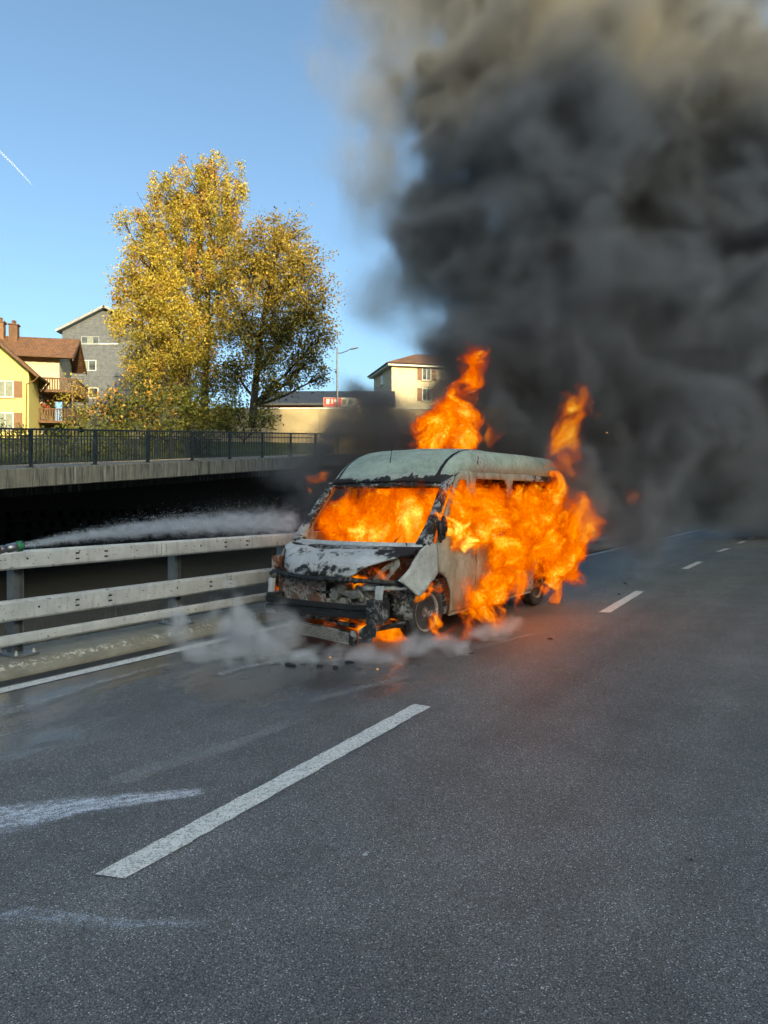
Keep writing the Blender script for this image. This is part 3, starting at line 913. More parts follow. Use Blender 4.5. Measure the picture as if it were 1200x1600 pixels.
def make_tree(name, label, cat, d, base_px, blobs, colf, per_m3=2.2, leaves=26, lsize=.1, spread=.33, droop=0, group=None, trunk_r=.22, ground_py=None, fork=.45, depth_k=.9, lim=True):
    base = P(base_px[0], base_px[1], d)
    root = empty(name, Matrix.Translation(base), label=label, cat=cat, group=group)
    wood = MB()
    cs = []
    B = []
    for (px, py, rx, ry) in blobs:
        c = P(px, py, d + rng.normal() * .4) - base
        k = d / FPX
        B.append((np.array(c), np.array([rx * k, min(rx, ry) * k * depth_k, ry * k])))
    top = max(b[0][2] for b in B)
    # trunk: leans gently to the crown's top
    ctop = max(B, key=lambda b: b[0][2])[0]
    def tp(t):
        return Vector((ctop[0] * t ** 2 + .12 * math.sin(t * 5), ctop[1] * t ** 2, top * t))
    ts = [i / 9 for i in range(10)]
    trunk = MB().tube([tp(t) for t in ts], [trunk_r * (1 - .88 * t) for t in ts], 9)
    trunk.build('trunk', M['bark'], root, smooth=True)
    for c, r in B:
        n = max(4, int(per_m3 * r[0] * r[1] * r[2] * 4.19))
        u = rng.normal(size=(n, 3)); u /= np.linalg.norm(u, axis=1)[:, None]
        rad_ = (.25 + .75 * rng.random((n, 1)) ** .5) * (1 + .12 * rng.normal(size=(n, 1)))
        pts = c + u * rad_ * r
        cs.append(pts)
        # limb from the trunk to the mass, then twigs
        t0 = min(max((c[2] - np.linalg.norm(c[:2]) * .9 - r[2] * .5) / top, .1), .85)
        s0 = tp(t0); s1 = Vector(c)
        mid = s0.lerp(s1, .5) + Vector((0, 0, -.12 * (s1 - s0).length * .3))
        r0 = max(.03, trunk_r * .42 * (1 - t0 * .6))
        wood.tube([s0, mid, s1], [r0, r0 * .7, r0 * .4], 6)
        for q in pts[::2 if n > 40 else 1][:60]:
            q = Vector(q); m2 = mid.lerp(s1, rng.random())
            kk = m2.lerp(q, .5) + Vector((0, 0, .12))
            wood.tube([m2, kk, q], [r0 * .28, r0 * .2, .012], 4, cap=False)
    cs = np.concatenate(cs)
    n = len(cs)
    # let whole clumps fall away so the sky shows through
    keep = rng.random(n) > .12
    cs = cs[keep]; n = len(cs)
    cnt = rng.poisson(leaves, n)
    idx = np.repeat(np.arange(n), cnt)
    off = rng.normal(size=(len(idx), 3)) * spread
    if droop:
        off[:, 2] = -np.abs(rng.normal(size=len(idx))) * spread * 2.2 + spread * .4
        off[:, :2] *= .55
    cen = cs[idx] + off
    ctint = colf(cs, base)
    tint = ctint[idx] * (1 + .22 * rng.normal(size=(len(idx), 1)))
    tint = np.clip(tint, .005, .9)
    sz = lsize * (.6 + .8 * rng.random(len(idx)))
    o = bpy.data.objects.new('crown', leaf_mesh('crown', cen, sz, tint, droop=droop)); link(o, root)
    wood.build('branches', M['bark'], root, smooth=True)
    return root

GOLD = [(.55, .40, .07), (.46, .35, .07), (.6, .45, .09), (.42, .33, .06)]
ORNG = [(.52, .27, .06), (.45, .24, .07), (.52, .32, .07)]
OLIV = [(.22, .2, .04), (.28, .24, .045), (.17, .17, .035)]
GREN = [(.09, .11, .025), (.11, .125, .03), (.075, .095, .022), (.15, .15, .035)]
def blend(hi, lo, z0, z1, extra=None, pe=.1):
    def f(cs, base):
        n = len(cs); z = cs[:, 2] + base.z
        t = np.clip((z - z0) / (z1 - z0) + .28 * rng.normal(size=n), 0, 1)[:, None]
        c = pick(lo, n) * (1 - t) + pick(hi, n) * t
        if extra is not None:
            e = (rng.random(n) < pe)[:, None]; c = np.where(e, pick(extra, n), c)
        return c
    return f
zz = lambda py, d: P(0, py, d).z
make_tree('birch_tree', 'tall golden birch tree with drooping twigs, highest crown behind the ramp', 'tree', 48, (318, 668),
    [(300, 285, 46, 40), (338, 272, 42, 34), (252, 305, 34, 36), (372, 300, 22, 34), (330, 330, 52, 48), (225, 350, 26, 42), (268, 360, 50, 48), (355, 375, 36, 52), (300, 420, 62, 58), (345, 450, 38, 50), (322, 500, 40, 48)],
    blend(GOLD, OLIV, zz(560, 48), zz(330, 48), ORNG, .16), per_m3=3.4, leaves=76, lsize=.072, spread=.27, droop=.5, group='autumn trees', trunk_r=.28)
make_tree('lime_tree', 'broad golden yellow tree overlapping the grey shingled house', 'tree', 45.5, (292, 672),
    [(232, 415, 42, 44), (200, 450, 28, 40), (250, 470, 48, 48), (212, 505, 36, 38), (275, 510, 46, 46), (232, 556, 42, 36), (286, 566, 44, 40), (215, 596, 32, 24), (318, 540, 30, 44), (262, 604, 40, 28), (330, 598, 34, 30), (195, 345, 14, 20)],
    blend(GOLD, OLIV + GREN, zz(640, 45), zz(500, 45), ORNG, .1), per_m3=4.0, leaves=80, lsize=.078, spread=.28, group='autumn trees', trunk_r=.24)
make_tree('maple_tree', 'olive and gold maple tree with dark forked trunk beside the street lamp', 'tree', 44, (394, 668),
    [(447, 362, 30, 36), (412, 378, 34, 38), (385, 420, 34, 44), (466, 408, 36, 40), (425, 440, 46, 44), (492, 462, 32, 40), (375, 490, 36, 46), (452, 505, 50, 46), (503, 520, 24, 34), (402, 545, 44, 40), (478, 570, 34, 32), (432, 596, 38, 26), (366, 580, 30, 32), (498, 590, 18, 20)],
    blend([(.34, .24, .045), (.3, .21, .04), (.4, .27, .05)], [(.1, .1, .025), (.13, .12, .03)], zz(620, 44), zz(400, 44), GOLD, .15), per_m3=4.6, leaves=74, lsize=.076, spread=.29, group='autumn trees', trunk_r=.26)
make_tree('small_cherry_tree', 'small orange leaved tree before the yellow house', 'tree', 42, (118, 690),
    [(118, 612, 22, 20), (100, 632, 22, 18), (130, 640, 26, 20), (112, 655, 30, 16)],
    blend(ORNG + GOLD, OLIV, zz(665, 42), zz(610, 42)), per_m3=5, leaves=30, lsize=.075, spread=.24, trunk_r=.1)
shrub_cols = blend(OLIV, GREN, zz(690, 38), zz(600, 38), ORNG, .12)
for i, (bx, bl, lab, d_) in enumerate((
    ((165, 690), [(160, 640, 26, 20), (182, 628, 22, 18), (150, 662, 26, 14), (190, 655, 26, 18)], 'olive and orange shrub between the small orange tree and the golden tree', 40),
    ((232, 692), [(215, 640, 26, 22), (245, 630, 26, 22), (230, 662, 34, 16), (265, 655, 24, 18)], 'olive green shrub under the golden tree', 39),
    ((300, 694), [(290, 625, 30, 26), (318, 640, 28, 24), (300, 664, 36, 16), (345, 650, 26, 22)], 'dark green shrub at the foot of the golden tree trunks', 40),
    ((380, 694), [(370, 640, 26, 22), (350, 664, 24, 14), (400, 664, 26, 14), (420, 650, 16, 18)], 'dark green shrub around the maple trunk', 40))):
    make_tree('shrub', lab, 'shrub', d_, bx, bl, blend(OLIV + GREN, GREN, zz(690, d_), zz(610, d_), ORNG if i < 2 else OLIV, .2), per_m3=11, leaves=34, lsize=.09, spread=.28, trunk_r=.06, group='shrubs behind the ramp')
# clipped hedge along the far side of the ramp: counted bush by bush
for k in range(11):
    l_ = 1.0 + k * 2.1; w_ = 10.2 + .25 * math.sin(k * 2)
    q = D(l_, w_); d_ = q.y; z = terrain_z(l_, w_)
    px_ = CX + FPX * q.x / q.y; py_ = HY - FPX * (z - EYE) / q.y
    kk = FPX / d_
    bl = [(px_ + dx * kk, py_ - h_ * kk, rx * kk, ry * kk) for dx, h_, rx, ry in ((0, .7, .95, .75), (.5, .35, .8, .5), (-.5, .4, .8, .5), (.2, 1.05, .6, .4))]
    nth = ('first', 'second', 'third', 'fourth', 'fifth', 'sixth', 'seventh', 'eighth', 'ninth', 'tenth', 'last')[k]
    lab = nth + ' green hedge bush behind the ramp railing, counted from the yellow house'
    make_tree('hedge_bush', lab, 'bush', d_, (px_, py_), bl, blend(GREN, GREN, 0, 1), per_m3=9, leaves=26, lsize=.07, spread=.2, trunk_r=.05, group='hedge behind the ramp')

# ------------------------------------------------------------------ burnt van
van = empty('burning_van', VM, label='burnt out pale delivery van on fire, front stripped, beside the guard rail', cat='van')
ash_w = (.52, .54, .54)
M['v_roof'] = mat_burnt('burnt_roof_paint', (.42, .5, .42), (.25, .32, .26), lo=.62, hi=.68, scale=2.2,
    extra=lambda n, p: n.math('ADD', n.math('MULTIPLY', n.rng(n.xyz(p)[2], 1.99, 1.86), .22), n.math('MULTIPLY', n.rng(n.math('ABSOLUTE', n.math('SUBTRACT', n.math('ABSOLUTE', n.xyz(p)[0]), .742)), .03, .006), .35)))
M['v_hood'] = mat_burnt('burnt_hood_paint', (.58, .60, .62), (.38, .41, .45), lo=.535, hi=.64, scale=4.2,
    extra=lambda n, p: n.math('ADD', n.math('MULTIPLY', n.rng(n.xyz(p)[2], .98, .84), .10), n.math('MULTIPLY', n.math('MULTIPLY', n.rng(n.xyz(p)[0], .45, .62), n.rng(n.xyz(p)[2], .95, 1.05)), .2)))
M['v_fender'] = mat_burnt('burnt_fender_paint', (.52, .53, .5), (.34, .35, .33), lo=.62, hi=.68, scale=3.0,
    extra=lambda n, p: n.math('ADD', n.math('MULTIPLY', n.rng(n.xyz(p)[2], 1.05, 1.2), .18), n.math('MULTIPLY', n.rng(n.xyz(p)[1], .22, .08), .2)))
M['v_side'] = mat_burnt('scorched_side_paint', (.42, .40, .32), (.27, .24, .17), rust=(.2, .12, .06), lo=.64, hi=.72, scale=1.8,
    extra=lambda n, p: n.math('MULTIPLY', n.rng(n.xyz(p)[1], 3.2, 5.0), .22))
M['v_pillar'] = mat_burnt('charred_pillar', (.42, .43, .42), (.25, .26, .25), lo=.44, hi=.52, scale=4.0)
M['v_char'] = mat_burnt('charred_steel', (.12, .12, .115), (.06, .06, .058), lo=.42, hi=.55, scale=5, rust=(.12, .05, .025))
M['v_rust'] = mat_burnt('scaled_rusty_steel', (.17, .1, .07), (.09, .055, .04), rust=(.22, .09, .05), lo=.55, hi=.65, scale=5)
M['v_alu'] = mat_burnt('burnt_aluminium', (.36, .35, .31), (.2, .19, .17), lo=.58, hi=.68, scale=6, rough=.6)
M['v_white'] = mat_burnt('ash_white_steel', (.6, .62, .62), (.4, .42, .43), lo=.6, hi=.66, scale=6)
M['v_black'] = simple('black_scale', (.014, .015, .016), .55, .2, .5, 12, .5, 30)
M['tyre'] = simple('burnt_tyre', (.035, .034, .033), .85, 0, .4, 10, .7, 40)

def smoothf(a, b, x):
    t = min(1, max(0, (x - a) / (b - a))); return t * t * (3 - 2 * t)
def interp(x, pts):
    if x <= pts[0][0]: return pts[0][1]
    for (x0, y0), (x1, y1) in zip(pts, pts[1:]):
        if x <= x1: return y0 + (y1 - y0) * (x - x0) / (x1 - x0)
    return pts[-1][1]
def halfw(a, h):
    t = interp(h, [(.1, .95), (.35, .985), (.7, 1.0), (1.05, 1.0), (1.2, .985), (1.95, .905), (2.1, .87), (2.27, .8)])
    t += .012 * math.exp(-((h - .82) / .05) ** 2)            # rubbing strip swage
    if a < .9: t -= .20 * ((.9 - a) / .9) ** 2
    if a > 5.1: t -= .03 * ((a - 5.1) / .3) ** 2
    return t
def dent(a, h, amp=.006):
    return amp * (math.sin(a * 9 + h * 4) * math.sin(h * 11 - a * 3) + .6 * math.sin(a * 23 + 1) * math.sin(h * 19))

def panel(name, outline, holes, fn, mat, parent, step=.06, thick=.018, smooth=True):
    """sheet-metal panel: planar outline with holes, filled by a constrained Delaunay mesh and wrapped on to fn(u, v)"""
    def dens(poly):
        out = []
        for i, p in enumerate(poly):
            q = poly[(i + 1) % len(poly)]
            n = max(1, int(math.hypot(q[0] - p[0], q[1] - p[1]) / step))
            out += [(p[0] + (q[0] - p[0]) * k / n, p[1] + (q[1] - p[1]) * k / n) for k in range(n)]
        return out
    def inside(pt, poly):
        x, y = pt; c = False
        for i in range(len(poly)):
            x0, y0 = poly[i]; x1, y1 = poly[i - 1]
            if (y0 > y) != (y1 > y) and x < (x1 - x0) * (y - y0) / (y1 - y0) + x0: c = not c
        return c
    loops = [dens(outline)] + [dens(h) for h in holes]
    pts = []; edges = []
    for lp in loops:
        n0 = len(pts); pts += [Vector(p) for p in lp]
        edges += [(n0 + i, n0 + (i + 1) % len(lp)) for i in range(len(lp))]
    xs = [p[0] for p in outline]; ys = [p[1] for p in outline]
    x = min(xs) + step * .6
    bd = list(pts)
    while x < max(xs):
        y = min(ys) + step * .6
        while y < max(ys):
            if inside((x, y), outline) and not any(inside((x, y), h) for h in holes):
                if min((p.x - x) ** 2 + (p.y - y) ** 2 for p in bd) > (step * .5) ** 2:
                    pts.append(Vector((x, y)))
            y += step
        x += step
    v2, e2, f2, *_ = geometry.delaunay_2d_cdt(pts, edges, [], 0, 1e-5)
    faces = []
    for f in f2:
        c = sum((v2[i] for i in f), Vector((0, 0))) / len(f)
        if inside(c, outline) and not any(inside(c, h) for h in holes): faces.append(tuple(f))
    mb = MB(); mb.v = [tuple(fn(p.x, p.y)) for p in v2]; mb.f = faces
    o = mb.build(name, mat, parent, smooth=smooth)
    md = o.modifiers.new('solid', 'SOLIDIFY'); md.thickness = thick; md.offset = -1
    return o
def arc(cx, cy_, r, a0, a1, n=10):
    return [(cx + r * math.cos(rad(a0 + (a1 - a0) * i / n)), cy_ + r * math.sin(rad(a0 + (a1 - a0) * i / n))) for i in range(n + 1)]

for sg in (1, -1):
    side = (lambda s_: (lambda a, h: Vector((s_ * (halfw(a, h) + dent(a, h)), a, h))))(sg)
    # cargo side with rear wheel arch and pressed window frames
    rw = arc(4.38, .33, .42, 180, 0, 12)
    panel('side_panel', [(2.02, .28), (3.96, .28)] + rw + [(4.8, .28), (5.36, .30), (5.38, 1.0), (5.34, 2.0), (2.02, 2.0)],
          [[(2.2, 1.2), (3.1, 1.2), (3.16, 1.28), (3.16, 1.82), (3.1, 1.9), (2.2, 1.9), (2.14, 1.82), (2.14, 1.28)],
           [(3.4, 1.2), (4.9, 1.2), (4.98, 1.28), (4.96, 1.82), (4.9, 1.9), (3.4, 1.9), (3.34, 1.82), (3.34, 1.28)]], side, M['v_side'], van, .09)
    # front door with its open window
    panel('front_door', [(1.30, .30), (1.99, .28), (1.99, 1.99), (1.78, 1.99), (1.62, 1.93), (1.12, 1.30), (1.0, 1.16), (.98, .9), (1.27, .66)] if False else
          [(1.34, .28), (1.99, .28), (1.99, 1.985), (1.80, 1.985), (1.66, 1.93), (1.10, 1.28), (1.02, 1.14), (1.02, .80), (1.24, .70), (1.34, .52)],
          [[(1.24, 1.2), (1.9, 1.2), (1.92, 1.24), (1.92, 1.86), (1.88, 1.89), (1.74, 1.87), (1.68, 1.83), (1.22, 1.27)]], side, M['v_side'], van, .06)
    # front wing, torn free along its lower edge
    wing = [(1.01, 1.13), (.80, 1.13), (.66, 1.06), (.50, .92), (.36, .80), (.30, .76), (.40, .70), (.52, .60), (.60, .56), (.70, .62), (.82, .70), (.95, .74), (1.01, .77)]
    if sg < 0:
        wing = [(1.01, 1.13), (.80, 1.13), (.60, 1.0), (.50, .80), (.60, .70), (.82, .70), (.95, .74), (1.01, .77)]
    panel('front_wing', wing, [], (lambda s_: (lambda a, h: Vector((s_ * (halfw(a, h) - .01 + dent(a, h, .012) + (.05 * smoothf(.8, .56, h) if s_ > 0 else 0)), a, h))))(sg), M['v_fender'], van, .05)
    # inner wheel housing
    mb = MB()
    for i, (a, h) in enumerate(arc(.95, .33, .40, 185, -10, 14)):
        mb.v += [(sg * .93, a, h), (sg * .55, a, h)]
    mb.f = [(2 * i, 2 * i + 2, 2 * i + 3, 2 * i + 1) for i in range(14)]
    mb.build('wheel_housing', M['v_char'], van, smooth=True, solid=.01)
    # A-pillar from cowl to roof
    p0, p1, p2, p3 = Vector((sg * .955, .80, 1.12)), Vector((sg * .915, 1.12, 1.47)), Vector((sg * .875, 1.45, 1.83)), Vector((sg * .88, 1.86, 1.985))
    pl = MB(); sec = []
    for q, w in ((p0, .12), (p0.lerp(p1, .5), .085), (p1, .07), (p1.lerp(p2, .5), .068), (p2, .07), (p2.lerp(p3, .5), .06), (p3, .05)):
        sec.append((q, w))
    for q, w in sec:
        pl.v += [tuple(q + Vector((-sg * w, -w * .35, 0))), tuple(q + Vector((sg * .015, -.03, .02))), tuple(q + Vector((sg * .02, w, -w * .6))), tuple(q + Vector((-sg * w * .7, w * .7, -w * .4)))]
    for i in range(len(sec) - 1):
        for k in range(4):
            pl.f.append((4 * i + k, 4 * i + (k + 1) % 4, 4 * i + 4 + (k + 1) % 4, 4 * i + 4 + k))
    pl.build('a_pillar', M['v_pillar'], van, smooth=True, bevel=.008)

# roof: loft of rounded cross-sections, the front rolling down to the windscreen header
def roofH(a):
    return interp(a, [(1.25, 1.86), (1.33, 1.95), (1.45, 2.055), (1.6, 2.15), (1.8, 2.235), (2.0, 2.285), (2.25, 2.315), (2.6, 2.33), (5.2, 2.33), (5.38, 2.26)])
st = [1.25 + .05 * i for i in range(16)] + [2.1 + .1 * i for i in range(34)]
cross = [(0, 0), (.2, .002), (.4, .006), (.58, .014), (.70, .026), (.735, .034), (.745, .052), (.755, .034), (.80, .052), (.85, .10), (.885, .18), (.90, .335)]
cross = [(-b, d_) for b, d_ in cross[:0:-1]] + cross
rf = MB(); ncx = len(cross)
for sa in st:
    H = roofH(sa); kf = smoothf(1.25, 1.95, sa)
    for b, dp in cross:
        a = sa + .18 * (b / .875) ** 2 * (1 - smoothf(1.3, 2.6, sa))
        drop = dp * (.28 + .72 * kf)
        bb = b * (.965 + .035 * kf)
        rf.v.append((bb, a, H - drop + .006 * math.sin(a * 3.3 + b * 5) * math.sin(b * 4 + 1)))
for i in range(len(st) - 1):
    for k in range(ncx - 1):
        rf.f.append((i * ncx + k, i * ncx + k + 1, (i + 1) * ncx + k + 1, (i + 1) * ncx + k))
ro = rf.build('roof', M['v_roof'], van, smooth=True)
md = ro.modifiers.new('solid', 'SOLIDIFY'); md.thickness = .02; md.offset = -1
MB().tube([(.02, 1.52, roofH(1.52)), (.03, 1.56, roofH(1.52) + .22)], [.006, .003], 6).build('antenna', M['v_black'], ro)
# windscreen header and cowl frame round the missing glass
def ws(b, t): # t 0 base .. 1 top
    return Vector((b * (1 - .085 * t), .60 + .20 * (b / .93) ** 2 + (.66) * t, 1.125 + .70 * t))
for (t0, t1, nm, mt, off) in ((.96, 1.03, 'windscreen_header', 'v_pillar', 0), (-.045, .02, 'windscreen_sill', 'v_white', 0)):
    mb = MB(); nb = 24
    for i in range(nb + 1):
        b = -.93 + 1.86 * i / nb
        p_, q_ = ws(b, t0), ws(b, t1)
        mb.v += [tuple(p_), tuple(q_), tuple(q_ + Vector((0, .07, -.03))), tuple(p_ + Vector((0, .07, -.03)))]
    for i in range(nb):
        for k in range(4): mb.f.append((4 * i + k, 4 * i + 4 + k, 4 * i + 4 + (k + 1) % 4, 4 * i + (k + 1) % 4))
    mb.build(nm, M[mt], van, smooth=False)
mb = MB(); nb = 24
for i in range(nb + 1):
    b = -.93 + 1.86 * i / nb
    q_ = ws(b, -.05)
    mb.v += [tuple(q_), (b * .98, q_.y - .11, 1.085 + .01 * math.sin(b * 14)), (b * .97, q_.y - .15, 1.05)]
mb.f = [(3 * i + k, 3 * i + 3 + k, 3 * i + 4 + k, 3 * i + 1 + k) for i in range(nb) for k in range(2)]
mb.build('cowl', M['v_char'], van, smooth=True, solid=.012)
# hood: steep short bonnet, right-hand side cut up over the missing headlamp
def hood(b, v):   # v 0 front lip .. 1 cowl
    base = .08 + .30 * abs(b / .95) ** 2.2
    top = .56 + .12 * (b / .95) ** 2
    h = .775 + .325 * (v ** .62)
    a = base + (top - base) * v ** 1.6
    bulge = .015 * math.sin(b * 6) * math.sin(v * 3.1) + .012 * math.sin(b * 13 + 2) * v * (1 - v) * 3
    return Vector((b, a - bulge, h + .012 * math.sin(b * 9) * v * (1 - v)))
ho = [(-.62, .06), (-.52, .0), (.38, .0), (.46, .05), (.56, .24), (.70, .42), (.86, .60), (.93, .72), (.93, .96), (.80, 1.0), (.4, 1.0), (0, 1.0), (-.4, 1.0), (-.8, 1.0), (-.93, .97), (-.93, .80), (-.80, .62), (-.68, .34)]
panel('hood', ho, [], hood, M['v_hood'], van, .05, .022)
# charred panel crossmember and headlamp carriers below the hood
mb = MB(); cr = random.Random(4)
pts = [(-.93, .42, .80), (-.78, .26, .765), (-.5, .12, .75), (0, .06, .745), (.4, .10, .745), (.62, .20, .735), (.80, .33, .72), (.92, .5, .71)]
cm = []
for i in range(len(pts) - 1):
    p_, q_ = Vector(pts[i]), Vector(pts[i + 1])
    n_ = max(2, int((q_ - p_).length / .03))
    cm += [p_.lerp(q_, k / n_) for k in range(n_)]
cm.append(Vector(pts[-1]))
for p_ in cm:                                            # ragged, sagging strip of burnt plastic and steel
    up, dn, dp_ = .022 + cr.uniform(0, .018), .02 + cr.uniform(0, .03) * (cr.random() < .6), cr.uniform(-.012, .012)
    mb.v += [(p_.x, p_.y + dp_, p_.z - dn), (p_.x, p_.y - .012 + dp_, p_.z), (p_.x, p_.y + dp_, p_.z + up), (p_.x, p_.y + .06, p_.z + up * .8), (p_.x, p_.y + .06, p_.z - dn * .8)]
nc = len(cm)
mb.f += [(5 * i + k, 5 * i + (k + 1) % 5, 5 * i + 5 + (k + 1) % 5, 5 * i + 5 + k) for i in range(nc - 1) for k in range(5)]
mb.build('upper_crossmember', M['v_black'], van)
panel('headlamp_carrier', [(.5, .70), (.95, .70), (.9, .64), (.5, .63)], [], lambda b, h: Vector((b, .12 + .38 * (b / .95) ** 2, h)), M['v_white'], van, .06, .03)
for sg, b0, b1 in ((1, .70, .79), (-1, -.82, -.74)):
    MB().prism([(b0, .36), (b1, .36), (b1 - .015, .55), (b1 + .005, .70), (b0 + .02, .70), (b0 + .01, .55)], 'y', .13, .19).build('front_upright', M['v_white'], van, bevel=.006)
# bumper beam with crash boxes
bm_ = MB(); nb = 22
for i in range(nb + 1):
    b = -.80 + 1.58 * i / nb
    a = -.02 + .10 * (b / .8) ** 2
    z0, z1 = .355, .495
    prof = [(0, z0), (0, z0 + .05), (.025, z0 + .06), (.025, z1 - .06), (0, z1 - .05), (0, z1), (.08, z1), (.08, z0)]
    bm_.v += [(b, a + y, z) for y, z in prof]
for i in range(nb):
    for k in range(8): bm_.f.append((8 * i + k, 8 * i + 8 + k, 8 * i + 8 + (k + 1) % 8, 8 * i + (k + 1) % 8))
bm_.f += [tuple(range(8)), tuple(nb * 8 + k for k in range(7, -1, -1))]
bb = bm_.build('bumper_beam', M['v_black'], van, bevel=.004)
MB().box(.66, .80, .03, .16, .30, .56).box(.70, .785, .02, .055, .17, .36).build('crash_box', M['v_char'], van, bevel=.01)
MB().box(-.80, -.66, .09, .3, .30, .54).build('crash_box', M['v_char'], van, bevel=.01)
MB().add([(.60, -.01, .10), (.76, .0, .12), (.79, .03, .33), (.74, .03, .34), (.60, .0, .24)], [(0, 1, 2, 3, 4)]).build('torn_bracket', M['v_char'], van, solid=.012)
# intercooler hanging under the beam: frame, end tank, fins
ic = MB().box(-.42, .44, .045, .085, .09, .225)
icr = Matrix.Rotation(rad(4), 4, 'Y')
ic.v = [tuple(icr @ Vector(p)) for p in ic.v]
ico = ic.build('intercooler', M['v_char'], van)
for k in range(8):
    f_ = MB().box(-.41 + .03 * math.sin(k * 2.3), .43, .03, .0445, .096 + k * .016, .096 + k * .016 + .008)
    f_.v = [tuple(icr @ Vector(p)) for p in f_.v]
    f_.build('fin', M['v_alu'], ico)
tk = MB().lathe([(.03, 0), (.045, .03), (.045, .13), (.03, .16)], 12, icr @ Matrix.Translation((.47, .06, .085)))
tk.build('end_tank', M['v_char'], ico, smooth=True)
# engine bay: bulkhead, engine block, gearbox, pulleys, pipes
MB().box(-.86, .86, .93, .96, .25, 1.06).build('bulkhead', M['v_rust'], van)
MB().box(-.90, -.86, .3, .93, .3, .95).build('inner_wing', M['v_rust'], van)
MB().box(-.72, -.70, .22, .32, .38, .74).box(-.70, -.05, .26, .27, .42, .74).build('radiator_remains', M['v_rust'], van)
eb = MB()
eb.blob((-.02, .58, .62), (.40, .24, .22), .22, 5, 3).blob((.1, .52, .42), (.34, .2, .16), .25, 6, 3).box(-.35, .3, .45, .75, .45, .8)
eng = eb.build('engine', M['v_char'], van, smooth=False)
for (b, a, h, r_) in ((.06, .32, .56, .07), (.2, .30, .48, .05), (.16, .31, .63, .045), (-.02, .32, .45, .055)):
    MB().lathe([(r_, 0), (r_, .02), (r_ * .7, .022), (r_ * .7, .035), (r_, .037), (r_, .05)], 16, Matrix.Translation((b, a, h)) @ Matrix.Rotation(rad(90), 4, 'X')).build('pulley', M['v_alu'], eng)
pr = random.Random(9)
for k in range(12):
    p_ = Vector((pr.uniform(-.5, .5), pr.uniform(.24, .4), pr.uniform(.42, .72)))
    pp = [p_]
    for j in range(4): pp.append(pp[-1] + Vector((pr.gauss(0, .11), pr.gauss(0, .04), pr.gauss(0, .06))))
    MB().tube(pp, pr.uniform(.008, .02), 6).build('pipe', M['v_char' if k % 3 else 'v_alu'], eng)
MB().add([(.14, .22, .60), (.46, .2, .63), (.50, .22, .56), (.34, .24, .53)], [(0, 1, 2, 3)]).build('melted_duct', M['v_alu'], eng, solid=.02)
gb = MB().blob((.42, .5, .42), (.16, .2, .17), .2, 15, 3).blob((.56, .46, .34), (.09, .12, .12), .2, 16, 3).blob((.38, .38, .58), (.12, .1, .1), .25, 17, 3)
gb.build('gearbox', M['v_alu'], van, smooth=True)
MB().tube([(.62, .42, .62), (.66, .44, .45), (.64, .46, .30)], [.05, .045, .05], 10).tube([(.70, .5, .66), (.71, .55, .48)], .03, 8).build('strut', M['v_char'], van)
panel('inner_lamp_panel', [(.45, .66), (.62, .70), (.80, .90), (.78, 1.0), (.55, .84), (.46, .74)], [[(.6, .76), (.68, .82), (.66, .86), (.58, .80)]], lambda b, h: Vector((b, .42 + .1 * b, h)), M['v_alu'], van, .05, .01)
MB().tube([(-.2, .5, .19), (.5, .48, .17), (.82, .62, .25)], .03, 8).box(-.7, .75, .62, .75, .18, .26).build('subframe', M['v_char'], van)
# left front: drooping headlamp remnant
MB().blob((-.80, .30, .73), (.10, .10, .07), .35, 33, 2).blob((-.88, .36, .64), (.06, .06, .09), .35, 34, 2).build('melted_headlamp', M['v_black'], van)
# floor, rear doors, cab bulkhead and burnt seats
MB().box(-.9, .9, .96, 5.3, .28, .34).build('floor_pan', M['v_rust'], van)
MB().box(-.93, .93, 5.33, 5.37, .3, 2.0).build('rear_doors', M['v_char'], van)
mb = MB()
for b in (-.45, .5):
    for (q0, q1) in (((b - .22, 1.75, .75), (b - .2, 1.95, 1.45)), ((b + .22, 1.75, .75), (b + .2, 1.95, 1.45)), ((b - .2, 1.95, 1.45), (b + .2, 1.95, 1.45)), ((b - .24, 1.3, .72), (b - .22, 1.75, .75)), ((b + .24, 1.3, .72), (b + .22, 1.75, .75)), ((b - .21, 1.9, 1.25), (b + .21, 1.9, 1.25))):
        mb.tube([q0, q1], .02, 6)
mb.build('seat_frame', M['v_rust'], van)
MB().blob((.0, .98, 1.0), (.85, .16, .1), .12, 61, 3).build('burnt_dashboard', M['v_char'], van)
ss = MB()
for k in range(20):
    a0 = 2 * math.pi * k / 20
    ss.v.append((0, 0, 0))
swm = Matrix.Translation((.48, 1.22, 1.12)) @ Matrix.Rotation(rad(35), 4, 'X')
MB().tube([swm @ Vector((.19 * math.cos(2 * math.pi * k / 20), .19 * math.sin(2 * math.pi * k / 20), 0)) for k in range(21)], .012, 6).build('steering_wheel', M['v_char'], van)
# door mirror, melted
MB().tube([(1.0, 1.06, 1.18), (1.06, 1.04, 1.2)], .03, 8).blob((1.04, 1.05, 1.30), (.05, .055, .13), .3, 71, 3).build('door_mirror', M['v_black'], van)
MB().tube([(-1.0, 1.06, 1.18), (-1.06, 1.04, 1.2)], .03, 8).blob((-1.04, 1.05, 1.26), (.04, .05, .1), .3, 72, 3).build('door_mirror', M['v_black'], van)
# sills
MB().box(.93, .965, 1.36, 3.94, .24, .31).build('sill', M['v_side'], van, bevel=.01)
